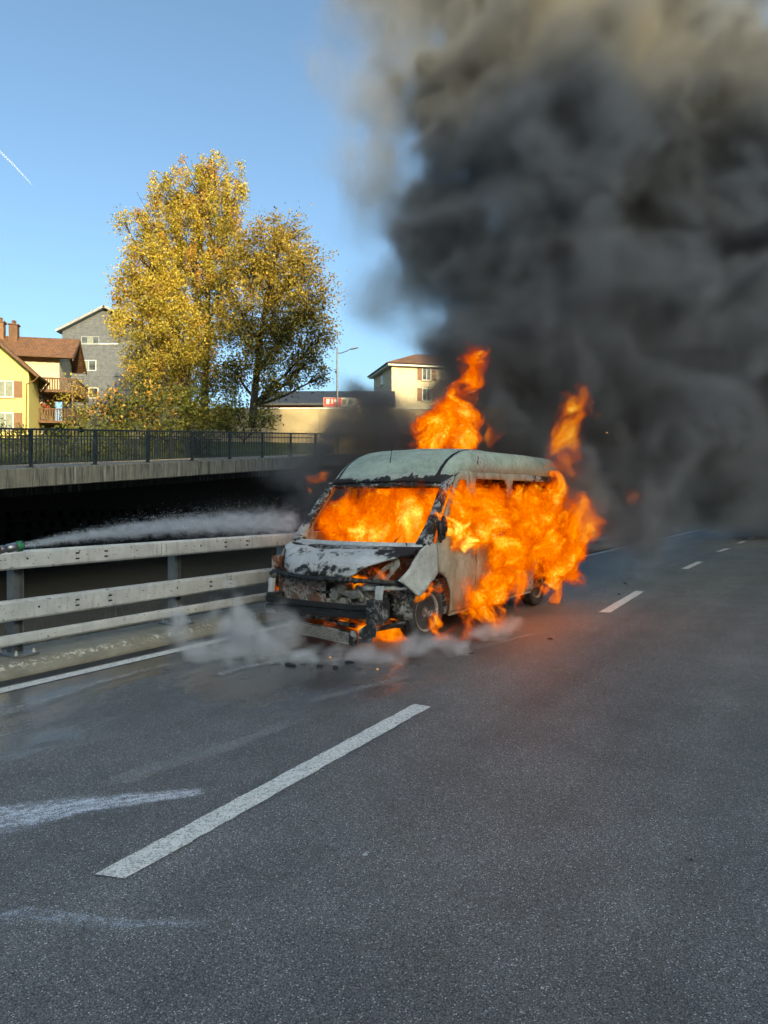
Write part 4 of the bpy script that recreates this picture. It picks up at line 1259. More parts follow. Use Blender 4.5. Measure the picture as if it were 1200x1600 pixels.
# wheels: steel rim with holes, collapsed tyre
def wheel(sg, a, steer=0, flat=.0):
    Mx = Matrix.Translation((sg * .80, a, .335)) @ Matrix.Rotation(rad(steer), 4, 'Z') @ Matrix.Rotation(rad(90) * sg, 4, 'Y')
    w = bpy.data.objects.new('wheel', MB().lathe([(.075, -.03), (.075, .06), (.05, .075), (.0, .08)], 20).mesh('wheel')); w.data.materials.append(M['v_rust'])
    link(w, van, Mx)
    MB().lathe([(.215, -.09), (.315, -.095), (.335, -.07), (.337, .07), (.322, .095), (.23, .10), (.215, .07)], 40).build('tyre', M['tyre'], w, smooth=True)
    rim = MB()
    n_ = 40
    prof = [(.215, -.09), (.205, -.06), (.195, .02), (.205, .085), (.222, .10)]
    for i in range(len(prof)):
        for k in range(n_):
            t = 2 * math.pi * k / n_; rim.v.append((prof[i][0] * math.cos(t), prof[i][0] * math.sin(t), prof[i][1]))
    rim.f = [(i * n_ + k, i * n_ + (k + 1) % n_, (i + 1) * n_ + (k + 1) % n_, (i + 1) * n_ + k) for i in range(len(prof) - 1) for k in range(n_)]
    rim.build('rim', M['v_alu'], w, smooth=True, solid=.006)
    sp = []
    panel('wheel_disc', arc(0, 0, .197, 0, 351, 39), [arc(.135 * math.cos(rad(45 * q)), .135 * math.sin(rad(45 * q)), .036, 0, 320, 8) for q in range(8)], lambda x, y: Vector((x, y, .03 + .03 * math.cos(math.hypot(x, y) / .197 * 2.2))), M['v_char'], w, .035, .008)
    MB().lathe([(.13, -.075), (.135, -.05), (.13, -.04)], 24).build('brake_disc', M['v_rust'], w)
wheel(1, .95, -6); wheel(-1, .95, -6); wheel(1, 4.38); wheel(-1, 4.38)

# ------------------------------------------------------------------ fire hose nozzle and its jet
NZ = P(34, 853, 5.9); TG = Vector(VM @ Vector((-.95, .75, 1.05)))
ndir = (Vector((TG.x, TG.y, 0)) - Vector((NZ.x, NZ.y, 0))).normalized()
ndir = Vector((ndir.x, ndir.y, .10)).normalized()
NM = Matrix.Translation(NZ) @ ndir.to_track_quat('Z', 'Y').to_matrix().to_4x4() @ Matrix.Scale(1.25, 4)
nozzle = empty('hose_nozzle', NM, label='metal fire hose nozzle with green tip spraying water', cat='nozzle')
M['chrome'] = simple('worn_steel_fitting', (.25, .25, .25), .3, .8, .3, 20)
M['green'] = simple('green_rubber', (.02, .16, .07), .5, 0, .2, 20)
MB().lathe([(.022, -.045), (.030, -.043), (.034, -.03), (.034, -.004), (.028, 0), (.015, -.006), (.014, -.02)], 20).build('tip', M['green'], nozzle, smooth=True)
MB().lathe([(.020, -.16), (.026, -.155), (.026, -.13), (.022, -.128), (.022, -.10), (.029, -.098), (.029, -.046), (.02, -.0455)], 20).build('barrel', M['chrome'], nozzle, smooth=True)
MB().lathe([(.024, -.26), (.024, -.21), (.031, -.208), (.031, -.162), (.02, -.1605)], 16).build('coupling', M['chrome'], nozzle, smooth=True)
MB().tube([(.0, -.03, -.18), (.0, -.055, -.2), (0, -.06, -.26)], .008, 6).build('bale_handle', M['chrome'], nozzle)
hp = [Vector(NM @ Vector((0, 0, -.262)))]
for f_, dz in ((.25, -.05), (.5, -.22), (.7, -.55), (.85, -.95), (1.0, -1.35), (1.3, -1.62)):
    hp.append(NZ - Vector((ndir.x, ndir.y, 0)) * (.26 + f_) + Vector((-.25 * f_, 0, dz * (NZ.z - .03) / 1.62)))
hp.append(hp[-1] + Vector((-1.5, -.8, 0))); hp.append(hp[-1] + Vector((-2.5, -.2, 0)))
hp = [NM.inverted() @ p_ for p_ in hp]
MB().tube(hp, .024, 10).build('hose', simple('canvas_hose', (.35, .3, .22), .9), nozzle, smooth=True)

def jet(n, v0, spread, seed):
    """points along a ballistic spray"""
    r_ = np.random.default_rng(seed)
    dist = (Vector((TG.x - NZ.x, TG.y - NZ.y, 0))).length
    t = r_.random(n) ** .8
    base = np.outer(t * dist, np.array([ndir.x, ndir.y, 0]))
    arch = (.34 * t - .28 * t * t)                         # gentle rise and fall
    sig = (.012 + spread * t)
    lat = np.array([ndir.y, -ndir.x, 0])
    p_ = np.array(NZ) + base + np.outer(r_.normal(size=n) * sig, lat)
    up = r_.normal(size=n)
    p_[:, 2] += arch * 1.0 + up * sig * np.where(up > 0, 1.1, .8)
    return p_
wat = NT('water_drops'); wat.set((.85, .9, .95), .12, spec=.6)
wat.b.inputs['Transmission Weight'].default_value = .35
def drops(name, pts, smin, smax, label):
    n = len(pts); s_ = smin + (smax - smin) * rng.random((n, 1)) ** 3
    o8 = np.array([[1, 0, 0], [-1, 0, 0], [0, 1, 0], [0, -1, 0], [0, 0, 1], [0, 0, -1]], float)
    v = (pts[:, None, :] + o8[None] * s_[:, None, :]).reshape(-1, 3)
    tri = np.array([[0, 2, 4], [2, 1, 4], [1, 3, 4], [3, 0, 4], [2, 0, 5], [1, 2, 5], [3, 1, 5], [0, 3, 5]])
    f = (tri[None] + 6 * np.arange(n)[:, None, None]).reshape(-1)
    me = bpy.data.meshes.new(name); me.vertices.add(6 * n); me.vertices.foreach_set('co', v.astype(np.float32).ravel())
    me.loops.add(24 * n); me.loops.foreach_set('vertex_index', f.astype(np.int32))
    me.polygons.add(8 * n); me.polygons.foreach_set('loop_start', np.arange(0, 24 * n, 3, dtype=np.int32))
    me.polygons.foreach_set('use_smooth', np.ones(8 * n, bool))
    me.materials.append(wat.m); me.update(calc_edges=True)
    o = bpy.data.objects.new(name, me); link(o)
    return tag(o, label=label, cat='water', kind='stuff')
dp = np.concatenate([jet(30000, 1, .075, 1), jet(9000, 1, .16, 2)])
drops('water_droplets', dp, .0009, .0036, 'spray of water drops flying from the nozzle towards the van')

# ------------------------------------------------------------------ run-off foam and water films on the asphalt
def mat_film(name, col, rough, lo, hi, stretch):
    n = NT(name); uv = n.xyz(n.co('UV'))
    p = n.co('Object')
    e = n.math('MULTIPLY', n.rng(n.math('ABSOLUTE', n.math('SUBTRACT', uv[1], .5)), .5, .12), n.math('MULTIPLY', n.rng(uv[0], 0, .12), n.rng(uv[0], 1, .75)))
    f = n.noise(7, 7, .72, n.mapv(n.co('UV'), stretch), .9); g = n.noise(30, 5, .7, p); h = n.voro(160, p)
    a = n.rng(n.math('ADD', n.math('ADD', n.math('MULTIPLY', f, .55), n.math('MULTIPLY', g, .45)), n.math('ADD', n.math('MULTIPLY', e, .42), n.math('MULTIPLY', h, -.35))), lo, hi, 0, .9)
    a = n.math('MULTIPLY', a, n.rng(e, 0, .25))
    return n.set(col, rough, alpha=a, spec=.6)
M['foam'] = mat_film('foam_film', (.7, .74, .8), .3, .56, .86, (1.2, 1.6, 1))
M['film'] = mat_film('drying_film', (.46, .46, .45), .4, .6, 1.05, (1.0, 1.4, 1))
M['foam2'] = mat_film('thin_foam', (.62, .66, .72), .35, .68, .95, (.8, 2.2, 1))
def streak(pts, widths, mat, label, z=.008):
    P3 = [G(*p) for p in pts]; n = len(P3)
    # resample smoothly
    me_v = []; uvs = []
    for i in range(n * 6 - 5):
        k = min(i // 6, n - 2); t = (i - 6 * k) / 6
        p = P3[k].lerp(P3[k + 1], t); w = widths[k] + (widths[k + 1] - widths[k]) * t
        tan = (P3[k + 1] - P3[k]).normalized(); s_ = Vector((tan.y, -tan.x, 0))
        u = i / (n * 6 - 6)
        for q, v_ in ((-1, 0), (-.33, .33), (.33, .67), (1, 1)):
            me_v.append((p.x + s_.x * w * q, p.y + s_.y * w * q, z)); uvs.append((u, v_))
    N_ = n * 6 - 5
    f = [(4 * i + k, 4 * i + 4 + k, 4 * i + 5 + k, 4 * i + 1 + k) for i in range(N_ - 1) for k in range(3)]
    me = bpy.data.meshes.new('foam_streak'); me.from_pydata(me_v, [], f)
    uv = me.uv_layers.new(name='UVMap')
    for lp in me.loops: uv.data[lp.index].uv = uvs[lp.vertex_index]
    me.materials.append(M[mat]); o = bpy.data.objects.new('foam_streak', me); link(o)
    return tag(o, label=label, cat='foam', group='foam and water streaks on the asphalt')
streak([(-80, 1300), (20, 1280), (120, 1262), (220, 1250), (310, 1240), (360, 1236)], [.42, .34, .24, .17, .11, .05], 'foam', 'bright white foam streak on the asphalt left of the lane dash')
streak([(150, 1240), (220, 1210), (300, 1185), (380, 1160), (450, 1132), (500, 1098)], [.26, .2, .16, .14, .14, .16], 'film', 'pale drying streak curving from the white foam towards the van', .010)
streak([(-60, 1455), (30, 1430), (120, 1440), (220, 1450), (330, 1445), (420, 1440)], [.13, .11, .1, .08, .06, .04], 'foam2', 'faint scratchy foam marks nearest the camera', .009)
streak([(470, 1100), (530, 1085), (600, 1068), (680, 1045)], [.14, .12, .1, .1], 'film', 'thin wet trail in front of the van bumper', .009)
streak([(-40, 1130), (60, 1100), (160, 1066), (260, 1040), (330, 1030)], [.18, .16, .12, .12, .1], 'film', 'grey wet film beside the white edge line', .011)
streak([(330, 1060), (370, 1046), (420, 1038), (470, 1030)], [.1, .14, .12, .08], 'foam2', 'patchy foam under the white steam', .012)
streak([(700, 1020), (760, 1010), (820, 995), (860, 985)], [.12, .12, .1, .06], 'film', 'pale ash film along the burning side of the van', .009)
streak([(-20, 1200), (40, 1180), (90, 1165)], [.12, .14, .08], 'film', 'short pale damp smear near the left border of the picture', .010)

# ------------------------------------------------------------------ debris
def debris(px, py, sz, kind, label, grp='charred fragments on the road', mat='v_black'):
    q = G(px, py); r_ = random.Random(px * 7 + py); sz *= r_.uniform(.35, .75)
    n = r_.randint(5, 7); pts = []
    for k in range(n):
        a = 2 * math.pi * k / n + r_.uniform(-.3, .3); rr_ = sz * r_.uniform(.45, 1.0)
        pts.append((rr_ * math.cos(a) * 1.5, rr_ * math.sin(a)))
    mb = MB(); lift = sz * .16
    top = [Vector((x, y, .003 + lift * r_.random())) for x, y in pts]
    mb.v = [tuple(p) for p in top] + [(p.x * .95, p.y * .95, .0) for p in top]
    mb.f = [tuple(range(n)), tuple(range(2 * n - 1, n - 1, -1))] + [(i, n + i, n + (i + 1) % n, (i + 1) % n) for i in range(n)]
    o = mb.build('debris_fragment', M[mat], label=label, cat='debris', group=grp)
    o.location = (q.x, q.y, .006); o.rotation_euler = (0, 0, r_.uniform(0, 6))
L_ = 'small black charred flake on the asphalt in front of the van'
for (px, py, sz) in ((340, 1024, .07), (362, 1020, .08), (378, 1026, .06), (410, 1030, .09), (432, 1036, .06), (455, 1040, .12), (470, 1036, .08), (500, 1042, .05), (525, 1044, .07), (318, 1018, .04), (392, 1012, .10), (560, 1046, .05), (545, 1036, .09), (300, 1026, .03), (420, 1048, .03), (350, 1034, .03), (372, 1030, .11), (486, 1046, .04), (445, 1028, .10)):
    debris(px, py, sz, 0, L_)
L2 = 'small dark fragment on the asphalt behind the burning rear of the van'
for (px, py, sz) in ((976, 912, .08), (1011, 901, .05), (968, 929, .07), (860, 999, .05), (735, 1022, .05), (945, 925, .04)):
    debris(px, py, sz, 0, L2)
debris(1080, 1346, .02, 0, 'single black round spot of charred debris on the open asphalt', grp=None)
debris(797, 660 + 400, .015, 0, 'tiny dark crumb on the asphalt between van and lane dash', grp=None)
debris(570, 1338, .025, 0, 'small pale chip lying right of the long lane dash', grp=None, mat='v_white')

# ------------------------------------------------------------------ smoke, steam and fire: volumes baked from fields
class GN:
    def __init__(self, name):
        self.g = bpy.data.node_groups.new(name, 'GeometryNodeTree')
        self.g.interface.new_socket('Geometry', in_out='INPUT', socket_type='NodeSocketGeometry')
        self.g.interface.new_socket('Geometry', in_out='OUTPUT', socket_type='NodeSocketGeometry')
        self.N = self.g.nodes; self.L = self.g.links
        self.p = self.N.new('GeometryNodeInputPosition').outputs[0]
    def put(self, s, v):
        if hasattr(v, 'is_output'): self.L.new(v, s)
        else: s.default_value = v
    def vm(self, op, a, b=None, c=None):
        n = self.N.new('ShaderNodeVectorMath'); n.operation = op
        self.put(n.inputs[0], a)
        if op == 'SCALE': self.put(n.inputs['Scale'], b)
        else:
            if b is not None: self.put(n.inputs[1], b)
            if c is not None: self.put(n.inputs[2], c)
        return n.outputs['Value'] if op in ('LENGTH', 'DISTANCE', 'DOT_PRODUCT') else n.outputs[0]
    def m(self, op, a, b=0.0, c=0.0, clamp=False):
        n = self.N.new('ShaderNodeMath'); n.operation = op; n.use_clamp = clamp
        self.put(n.inputs[0], a); self.put(n.inputs[1], b)
        if op in ('MULTIPLY_ADD', 'SMOOTH_MAX', 'SMOOTH_MIN'): self.put(n.inputs[2], c)
        return n.outputs[0]
    def noise(self, vec, scale, detail=3, rough=.5, out=0, dist=0, typ=None):
        n = self.N.new('ShaderNodeTexNoise')
        if typ: n.noise_type = typ
        self.put(n.inputs['Vector'], vec); n.inputs['Scale'].default_value = scale
        n.inputs['Detail'].default_value = detail; n.inputs['Roughness'].default_value = rough; n.inputs['Distortion'].default_value = dist
        return n.outputs[out]
    def voro(self, vec, scale, detail=2, rough=.5):
        n = self.N.new('ShaderNodeTexVoronoi'); n.feature = 'SMOOTH_F1'
        self.put(n.inputs['Vector'], vec); n.inputs['Scale'].default_value = scale
        n.inputs['Detail'].default_value = detail; n.inputs['Roughness'].default_value = rough
        n.inputs['Smoothness'].default_value = .35
        return n.outputs['Distance']
    def rng(self, v, a, b, c=0.0, d=1.0):
        n = self.N.new('ShaderNodeMapRange'); n.interpolation_type = 'SMOOTHSTEP'
        self.put(n.inputs[0], v)
        for i, x in zip((1, 2, 3, 4), (a, b, c, d)): n.inputs[i].default_value = x
        return n.outputs[0]
    def warp(self, vec, scale, amp, detail=2, off=(0, 0, 0)):
        v = self.vm('ADD', vec, off)
        c = self.noise(v, scale, detail, .5, 1)
        c = self.vm('SUBTRACT', c, (.5, .5, .5))
        return self.vm('ADD', vec, self.vm('MULTIPLY', c, amp if hasattr(amp, '__len__') else (amp, amp, amp)))
    def blobs(self, vec, bl, k=.15):
        """largest of 1 - |(p - c) / r|, times the blob's weight"""
        last = None
        for c, r, w in bl:
            d = self.vm('SUBTRACT', vec, tuple(c))
            r3 = r if hasattr(r, '__len__') else (r, r, r)
            d = self.vm('LENGTH', self.vm('MULTIPLY', d, tuple(1 / x for x in r3)))
            v = self.m('MULTIPLY_ADD', d, -w, w)
            last = v if last is None else self.m('SMOOTH_MAX', last, v, k)
        return last

def volume(name, M_, bl, pad, vox, field, mat, z0=None, **tags):
    lo = [min(c[i] - (r[i] if hasattr(r, '__len__') else r) for c, r, w in bl) - pad for i in range(3)]
    hi = [max(c[i] + (r[i] if hasattr(r, '__len__') else r) for c, r, w in bl) + pad for i in range(3)]
    if z0 is not None: lo[2] = max(lo[2], z0)
    g = GN(name)
    out = g.N.new('NodeGroupOutput'); vc = g.N.new('GeometryNodeVolumeCube'); sm = g.N.new('GeometryNodeSetMaterial')
    sm.inputs['Material'].default_value = mat
    vc.inputs['Min'].default_value = lo; vc.inputs['Max'].default_value = hi
    for i, k in enumerate('XYZ'): vc.inputs['Resolution ' + k].default_value = max(4, int((hi[i] - lo[i]) / vox))
    g.L.new(vc.outputs[0], sm.inputs[0]); g.L.new(sm.outputs[0], out.inputs[0])
    g.put(vc.inputs['Density'], field(g, bl))
    v = bpy.data.volumes.new(name); v.materials.append(mat)
    o = bpy.data.objects.new(name, v); link(o, None, M_)
    md = o.modifiers.new('field', 'NODES'); md.node_group = g.g
    return tag(o, **tags)

def mat_smoke(name, col, dens, step=1.0, aniso=.2, var=0):
    n = NT(name, False)
    pv = n.N.new('ShaderNodeVolumePrincipled')
    if var:
        # thin, steamy smoke is paler than the thick black cores
        vi = n.N.new('ShaderNodeVolumeInfo')
        col = n.ramp(vi.outputs['Density'], [(.05, tuple(min(.9, c * 1.9) for c in col)), (.3, tuple(min(.9, c * 1.15) for c in col)), (.8, tuple(c * .48 for c in col))])
    n.put(pv.inputs['Color'], col); pv.inputs['Density'].default_value = dens; pv.inputs['Anisotropy'].default_value = aniso
    n.L.new(pv.outputs[0], n.out.inputs['Volume'])
    n.m.cycles.volume_step_rate = step
    return n.m

def mat_fire(name, k, gain=1.0, step=1.0, hot=1.0):
    """glowing soot: opacity and colour follow the field"""
    n = NT(name, False)
    vi = n.N.new('ShaderNodeVolumeInfo'); d = vi.outputs['Density']
    col = n.ramp(d, [(0.0, (.35, .012, .0)), (.18, (.7, .05, .002)), (.36, (.98, .115, .004)), (.55, (1.0, .22, .009)), (.75, (1.0, .45, .032)), (1.0, (1.0, .86, .25))])
    st = n.math('MULTIPLY', n.ramp(d, [(0, .1), (.22, .27), (.45, .42), (.7, .6), (1, 1.0)]), 2.6)
    op = n.math('MULTIPLY', n.rng(d, .06, .7), k)
    em = n.N.new('ShaderNodeEmission'); n.put(em.inputs[0], col)
    n.put(em.inputs[1], n.math('MULTIPLY', n.math('MULTIPLY', op, st), gain * EX))
    ab = n.N.new('ShaderNodeVolumeAbsorption'); n.put(ab.inputs[0], (0, 0, 0)); n.put(ab.inputs[1], n.math('MULTIPLY', op, .5))
    ad = n.N.new('ShaderNodeAddShader'); n.L.new(em.outputs[0], ad.inputs[0]); n.L.new(ab.outputs[0], ad.inputs[1])
    n.L.new(ad.outputs[0], n.out.inputs['Volume'])
    n.m.cycles.volume_step_rate = step
    return n.m

def sb(px, py, d, r, w=1.0, dz=1.0):
    q = P(px, py, d); k = d / FPX * 1.15
    return (tuple(q), r * k if dz == 1.0 else (r * k, r * k * dz, r * k), w)

def smoke_field(amp=1.5, big=.28, det=.6, soft=.8, vor=.5, bias=.1, zfloor=None):
    def f(g, bl):
        p = g.warp(g.p, big, 2.6, 2)
        p = g.warp(p, .9, .55, 2, (7, 3, 1))
        s_ = g.blobs(p, bl, .12)
        n1 = g.m('SUBTRACT', g.noise(p, det, 6, .56), .5)
        v = g.m('SUBTRACT', .45, g.voro(g.vm('ADD', p, (3, 5, 2)), det * .8, 2, .5))
        n1 = g.m('ADD', n1, g.m('MULTIPLY', g.m('SUBTRACT', g.noise(g.warp(p, 1.1, .5, 1), det * 2.6, 5, .65), .5), .8))
        d = g.m('ADD', g.m('ADD', s_, bias), g.m('ADD', g.m('MULTIPLY', n1, amp), g.m('MULTIPLY', v, vor)))
        d = g.rng(d, 0.0, soft)
        n3 = g.noise(g.warp(g.vm('ADD', p, (11, 4, 8)), .7, 1.2, 2), det * 1.5, 5, .62)
        return g.m('MULTIPLY', d, g.rng(n3, .34, .66, .22, 1.0))
    return f
M['smoke'] = mat_smoke('black_smoke', (.25, .255, .262), 8.5, 2.2, var=1)
M['veil'] = mat_smoke('thin_sun_toned_smoke', (.7, .65, .56), 2.4, 3.0)  # thin smoke; its warm tone puts the column's sunlit top into the colour
M['low'] = mat_smoke('low_dark_smoke', (.29, .288, .29), 7.0, 3.0)
M['steam'] = mat_smoke('white_steam', (.97, .97, .97), 13.0, 2.0, .1)
M['mist'] = mat_smoke('water_mist', (.98, .98, 1.0), 9.0, 2.0, .3)

plume = [sb(905, 790, 12.8, 95), sb(985, 760, 13.6, 120), sb(1005, 795, 15, 85), sb(1080, 745, 19, 90), sb(1010, 640, 14.5, 170), sb(1120, 620, 18, 165), sb(860, 620, 13.4, 110),
         sb(790, 560, 13.8, 110), sb(930, 500, 15, 190), sb(1100, 470, 17, 220), sb(800, 420, 15, 150), sb(1230, 560, 19, 190), sb(765, 340, 16, 110), sb(870, 270, 16, 190), sb(1050, 250, 17.5, 210), sb(1230, 300, 20, 200),
         sb(760, 130, 17, 140), sb(930, 80, 17.5, 180), sb(880, -120, 18.5, 240), sb(1120, 130, 18, 120), sb(735, 590, 13.4, 80, 1.4), sb(790, 690, 13.2, 85, 1.6), sb(850, 705, 13.2, 85, 1.6), sb(770, 640, 13.6, 80, 1.5), sb(910, 700, 13.4, 90, 1.5), sb(950, 800, 13.8, 70, 1.4), sb(830, 760, 13.4, 60, 1.5), sb(905, 735, 11.9, 48, 1.1), sb(960, 830, 12.6, 45, 1.1)]
volume('smoke_plume', None, plume, .4, .15, smoke_field(), M['smoke'], z0=.02, label='towering column of dark grey smoke rising behind the burning van', cat='smoke', kind='stuff')
far = [sb(1110, 770, 27, 60), sb(1160, 765, 30, 75), sb(1250, 750, 32, 90), sb(1200, 680, 29, 100), sb(1290, 640, 30, 140)]
volume('far_smoke', None, far, .5, .35, smoke_field(1.4, .2, .4, .8, .4, .15), M['smoke'], z0=.02, label='dark smoke bank lying across the road far behind the van', cat='smoke', kind='stuff')
veil = [sb(880, 10, 15.2, 130, 1.0), sb(960, 60, 15.4, 100, .8), sb(640, 440, 16.5, 110), sb(610, 300, 17, 120), sb(660, 330, 17, 120), sb(640, 170, 18, 130), sb(700, 480, 15.5, 90), sb(560, 160, 19, 90, .7), sb(680, 20, 18.5, 140), sb(720, 120, 18, 120), sb(680, 540, 14.5, 60, .8), sb(640, -90, 19, 160), sb(940, -110, 20, 190)]  # first two blobs lay this sunlit colour over the column's top
volume('smoke_veil', None, veil, .6, .3, smoke_field(1.6, .25, .45, 1.3, .3, .0), M['veil'], label='thin pale smoke veil drifting against the blue sky beside the column', cat='smoke', kind='stuff')
low = [sb(475, 705, 12.5, 52, 1.2), sb(510, 675, 12.6, 50, 1.2), sb(600, 670, 12.8, 70, 1.2), sb(700, 660, 13, 70, 1.3), sb(478, 740, 12.5, 52), sb(515, 715, 12.5, 75), sb(560, 700, 12.5, 95), sb(630, 690, 12.6, 95), sb(700, 690, 12.8, 80), sb(470, 795, 11.3, 40), sb(740, 640, 13.2, 70), sb(660, 620, 13.6, 55)]
volume('low_smoke', None, low, .3, .12, smoke_field(1.7, .5, 1.1, 1.0, .5, .15), M['low'], z0=.02, label='low rolling dark smoke behind the left side of the van roof', cat='smoke', kind='stuff')

# steam: white, hugging the ground at the front of the van
steam = []
sr = random.Random(12)
for k in range(44):                                     # bank left of the bumper
    px = sr.gauss(376, 42); d_ = sr.uniform(7.4, 8.3)
    py = 1034 - abs(sr.gauss(0, 44)) - (d_ - 7.4) * 22; r = sr.uniform(16, 34)
    steam.append((tuple(P(px, py, d_)), r * d_ / FPX, sr.uniform(.5, .95)))
for k in range(34):                                     # low skirt along the front and down the burning side
    t = k / 33; px = 330 + 470 * t
    gy = 1036 if px < 650 else 1036 - (px - 650) * .30
    q = G(px, gy + sr.uniform(-6, 6)); r = sr.uniform(14, 26)
    steam.append(((q.x, q.y, r * .5 * q.y / FPX), (r * 1.3 * q.y / FPX, r * 1.1 * q.y / FPX, r * .8 * q.y / FPX), sr.uniform(.65, 1.0)))
def steam_field(g, bl):
    p = g.warp(g.p, 1.8, .6, 2); p = g.warp(p, 5, .2, 2, (3, 1, 0))
    s_ = g.blobs(p, bl, .12)
    n1 = g.m('SUBTRACT', g.noise(p, 4.5, 5, .55), .5)
    return g.rng(g.m('ADD', s_, g.m('MULTIPLY', n1, 1.5)), .0, 1.3)
volume('white_steam', None, steam, .12, .035, steam_field, M['steam'], z0=.012, label='white steam hugging the road at the stripped front of the van', cat='steam', kind='stuff')
# mist of the jet
mist = []
dist = (Vector((TG.x - NZ.x, TG.y - NZ.y, 0))).length
for k in range(34):
    t = (k / 33) ** 1.3
    c = NZ + Vector((ndir.x, ndir.y, 0)) * dist * t + Vector((0, 0, .34 * t - .28 * t * t))
    mist.append((tuple(c), (.035 + .17 * t ** .8, .035 + .17 * t ** .8, .025 + .19 * t ** .8), 1.3 - .75 * t))
def mist_field(g, bl):
    p = g.warp(g.p, 4, .06, 2)
    s_ = g.blobs(p, bl, .08)
    n1 = g.m('SUBTRACT', g.noise(g.vm('MULTIPLY', p, (1, 1, 2.2)), 9, 5, .6), .5)
    return g.rng(g.m('ADD', s_, g.m('MULTIPLY', n1, 1.7)), .0, 1.1)
volume('water_mist', None, mist, .08, .022, mist_field, M['mist'], label='fan of fine water mist between the nozzle and the van', cat='water', kind='stuff')

# fire ---------------------------------------------------------------------------
def fire_field(scale=11.5, amp=.6, big=1.1, zs=.66, fine=1.0, hot=None):
    def f(g, bl):
        p = g.warp(g.p, .9 * fine, (big * .7, big * .8, big), 2)
        p = g.warp(p, 3.0 * fine, .6 / fine, 3, (3, 1, 4))
        s_ = g.blobs(p, bl, .1)
        e1 = g.m('MULTIPLY_ADD', g.noise(g.vm('MULTIPLY', p, (1, 1, .7)), 3.2 * fine, 5, .7), 2.5, -1.25)
        q = g.warp(g.vm('MULTIPLY', p, (1, 1, zs)), scale * .8, .26 / fine, 2, (9, 2, 5))
        def ridge(off, sc_, k):
            n1 = g.noise(g.vm('ADD', q, (off, off, off)), sc_, 1.0, .5)
            return g.m('MAXIMUM', g.m('SUBTRACT', 1.0, g.m('ABSOLUTE', g.m('MULTIPLY_ADD', n1, k, -.5 * k))), 0.0)
        fil = g.m('MAXIMUM', ridge(0, scale, 13.0), g.m('MULTIPLY', ridge(4, scale * .55, 15.0), .95))
        fil = g.m('POWER', fil, 1.35)
        core = g.m('ADD', s_, g.m('MULTIPLY', e1, amp))
        env = g.rng(g.m('ADD', core, g.m('MULTIPLY', fil, .24)), -.1, .68)
        lowf = g.m('MULTIPLY_ADD', g.noise(p, 1.5, 3, .55), 2.5, -1.25)
        heat = g.m('MULTIPLY_ADD', fil, .58, g.m('MULTIPLY_ADD', lowf, .5, .085))
        heat = g.m('ADD', heat, g.m('MULTIPLY', g.m('MINIMUM', core, .8), .34))
        if hot: heat = g.m('MULTIPLY_ADD', g.m('MAXIMUM', g.blobs(p, hot, .1), 0.0), .85, heat)
        heat = g.m('MAXIMUM', heat, .04)
        return g.m('MULTIPLY', env, heat, clamp=True)
    return f
M['fire'] = mat_fire('flame', 26.0, .48, 2.4)
M['fire_deep'] = mat_fire('smoky_flame', 7.0, .36, 1.8)
def fb_(px, py, b, r, w=1.0, fl=.6):
    c, d = vloc(px, py, b); k = d / FPX * r * 1.22
    return (tuple(c), (k * fl, k, k), w)
side = [fb_(775, 935, 1.2, 30), fb_(815, 930, 1.15, 24), fb_(760, 985, 1.22, 20), fb_(760, 830, 1.1, 36), fb_(735, 770, 1.04, 20), fb_(728, 795, 1.05, 30), fb_(750, 782, 1.05, 28), fb_(780, 780, 1.08, 30), fb_(885, 860, 1.2, 40), fb_(850, 845, 1.25, 40), fb_(895, 895, 1.15, 24), fb_(868, 950, 1.1, 14), fb_(835, 800, 1.2, 40), fb_(765, 805, 1.1, 42), fb_(815, 815, 1.15, 46), fb_(862, 825, 1.2, 50), fb_(905, 828, 1.25, 36), fb_(722, 848, 1.12, 26, 1.2), fb_(735, 868, 1.15, 16, 1.15), fb_(790, 865, 1.2, 44), fb_(840, 870, 1.25, 42), fb_(770, 915, 1.25, 32), fb_(800, 905, 1.2, 34),
        fb_(745, 960, 1.25, 30), fb_(722, 985, 1.25, 20), fb_(780, 955, 1.25, 24), fb_(868, 900, 1.15, 28, 1.4), fb_(878, 925, 1.15, 20, 1.4), fb_(852, 935, 1.15, 14, 1.3), fb_(690, 996, 1.1, 13), fb_(840, 770, 1.1, 22), fb_(872, 775, 1.1, 22), fb_(800, 775, 1.05, 20), fb_(930, 830, 1.2, 18)]
volume('side_flames', VM, side, .1, .0155, fire_field(hot=[fb_(712, 842, 1.1, 34, .9), fb_(735, 868, 1.12, 22, .9), fb_(748, 968, 1.2, 22, .5), fb_(800, 850, 1.2, 30, .3), fb_(870, 925, 1.15, 18, .5)]), M['fire'], z0=.01, label='wall of orange flames along the side of the van', cat='fire', kind='stuff')
for k_, (b_, a_, h_, w_) in enumerate(((1.25, 2.9, .75, 20), (.45, .9, .22, 9))):
    fl = bpy.data.lights.new('flame_glow', 'POINT'); fl.energy = w_; fl.color = (1.0, .2, .035); fl.shadow_soft_size = .35 if h_ > .5 else .1
    fo = bpy.data.objects.new('flame_glow', fl); link(fo); fo.location = VM @ Vector((b_, a_, h_))
cab = []
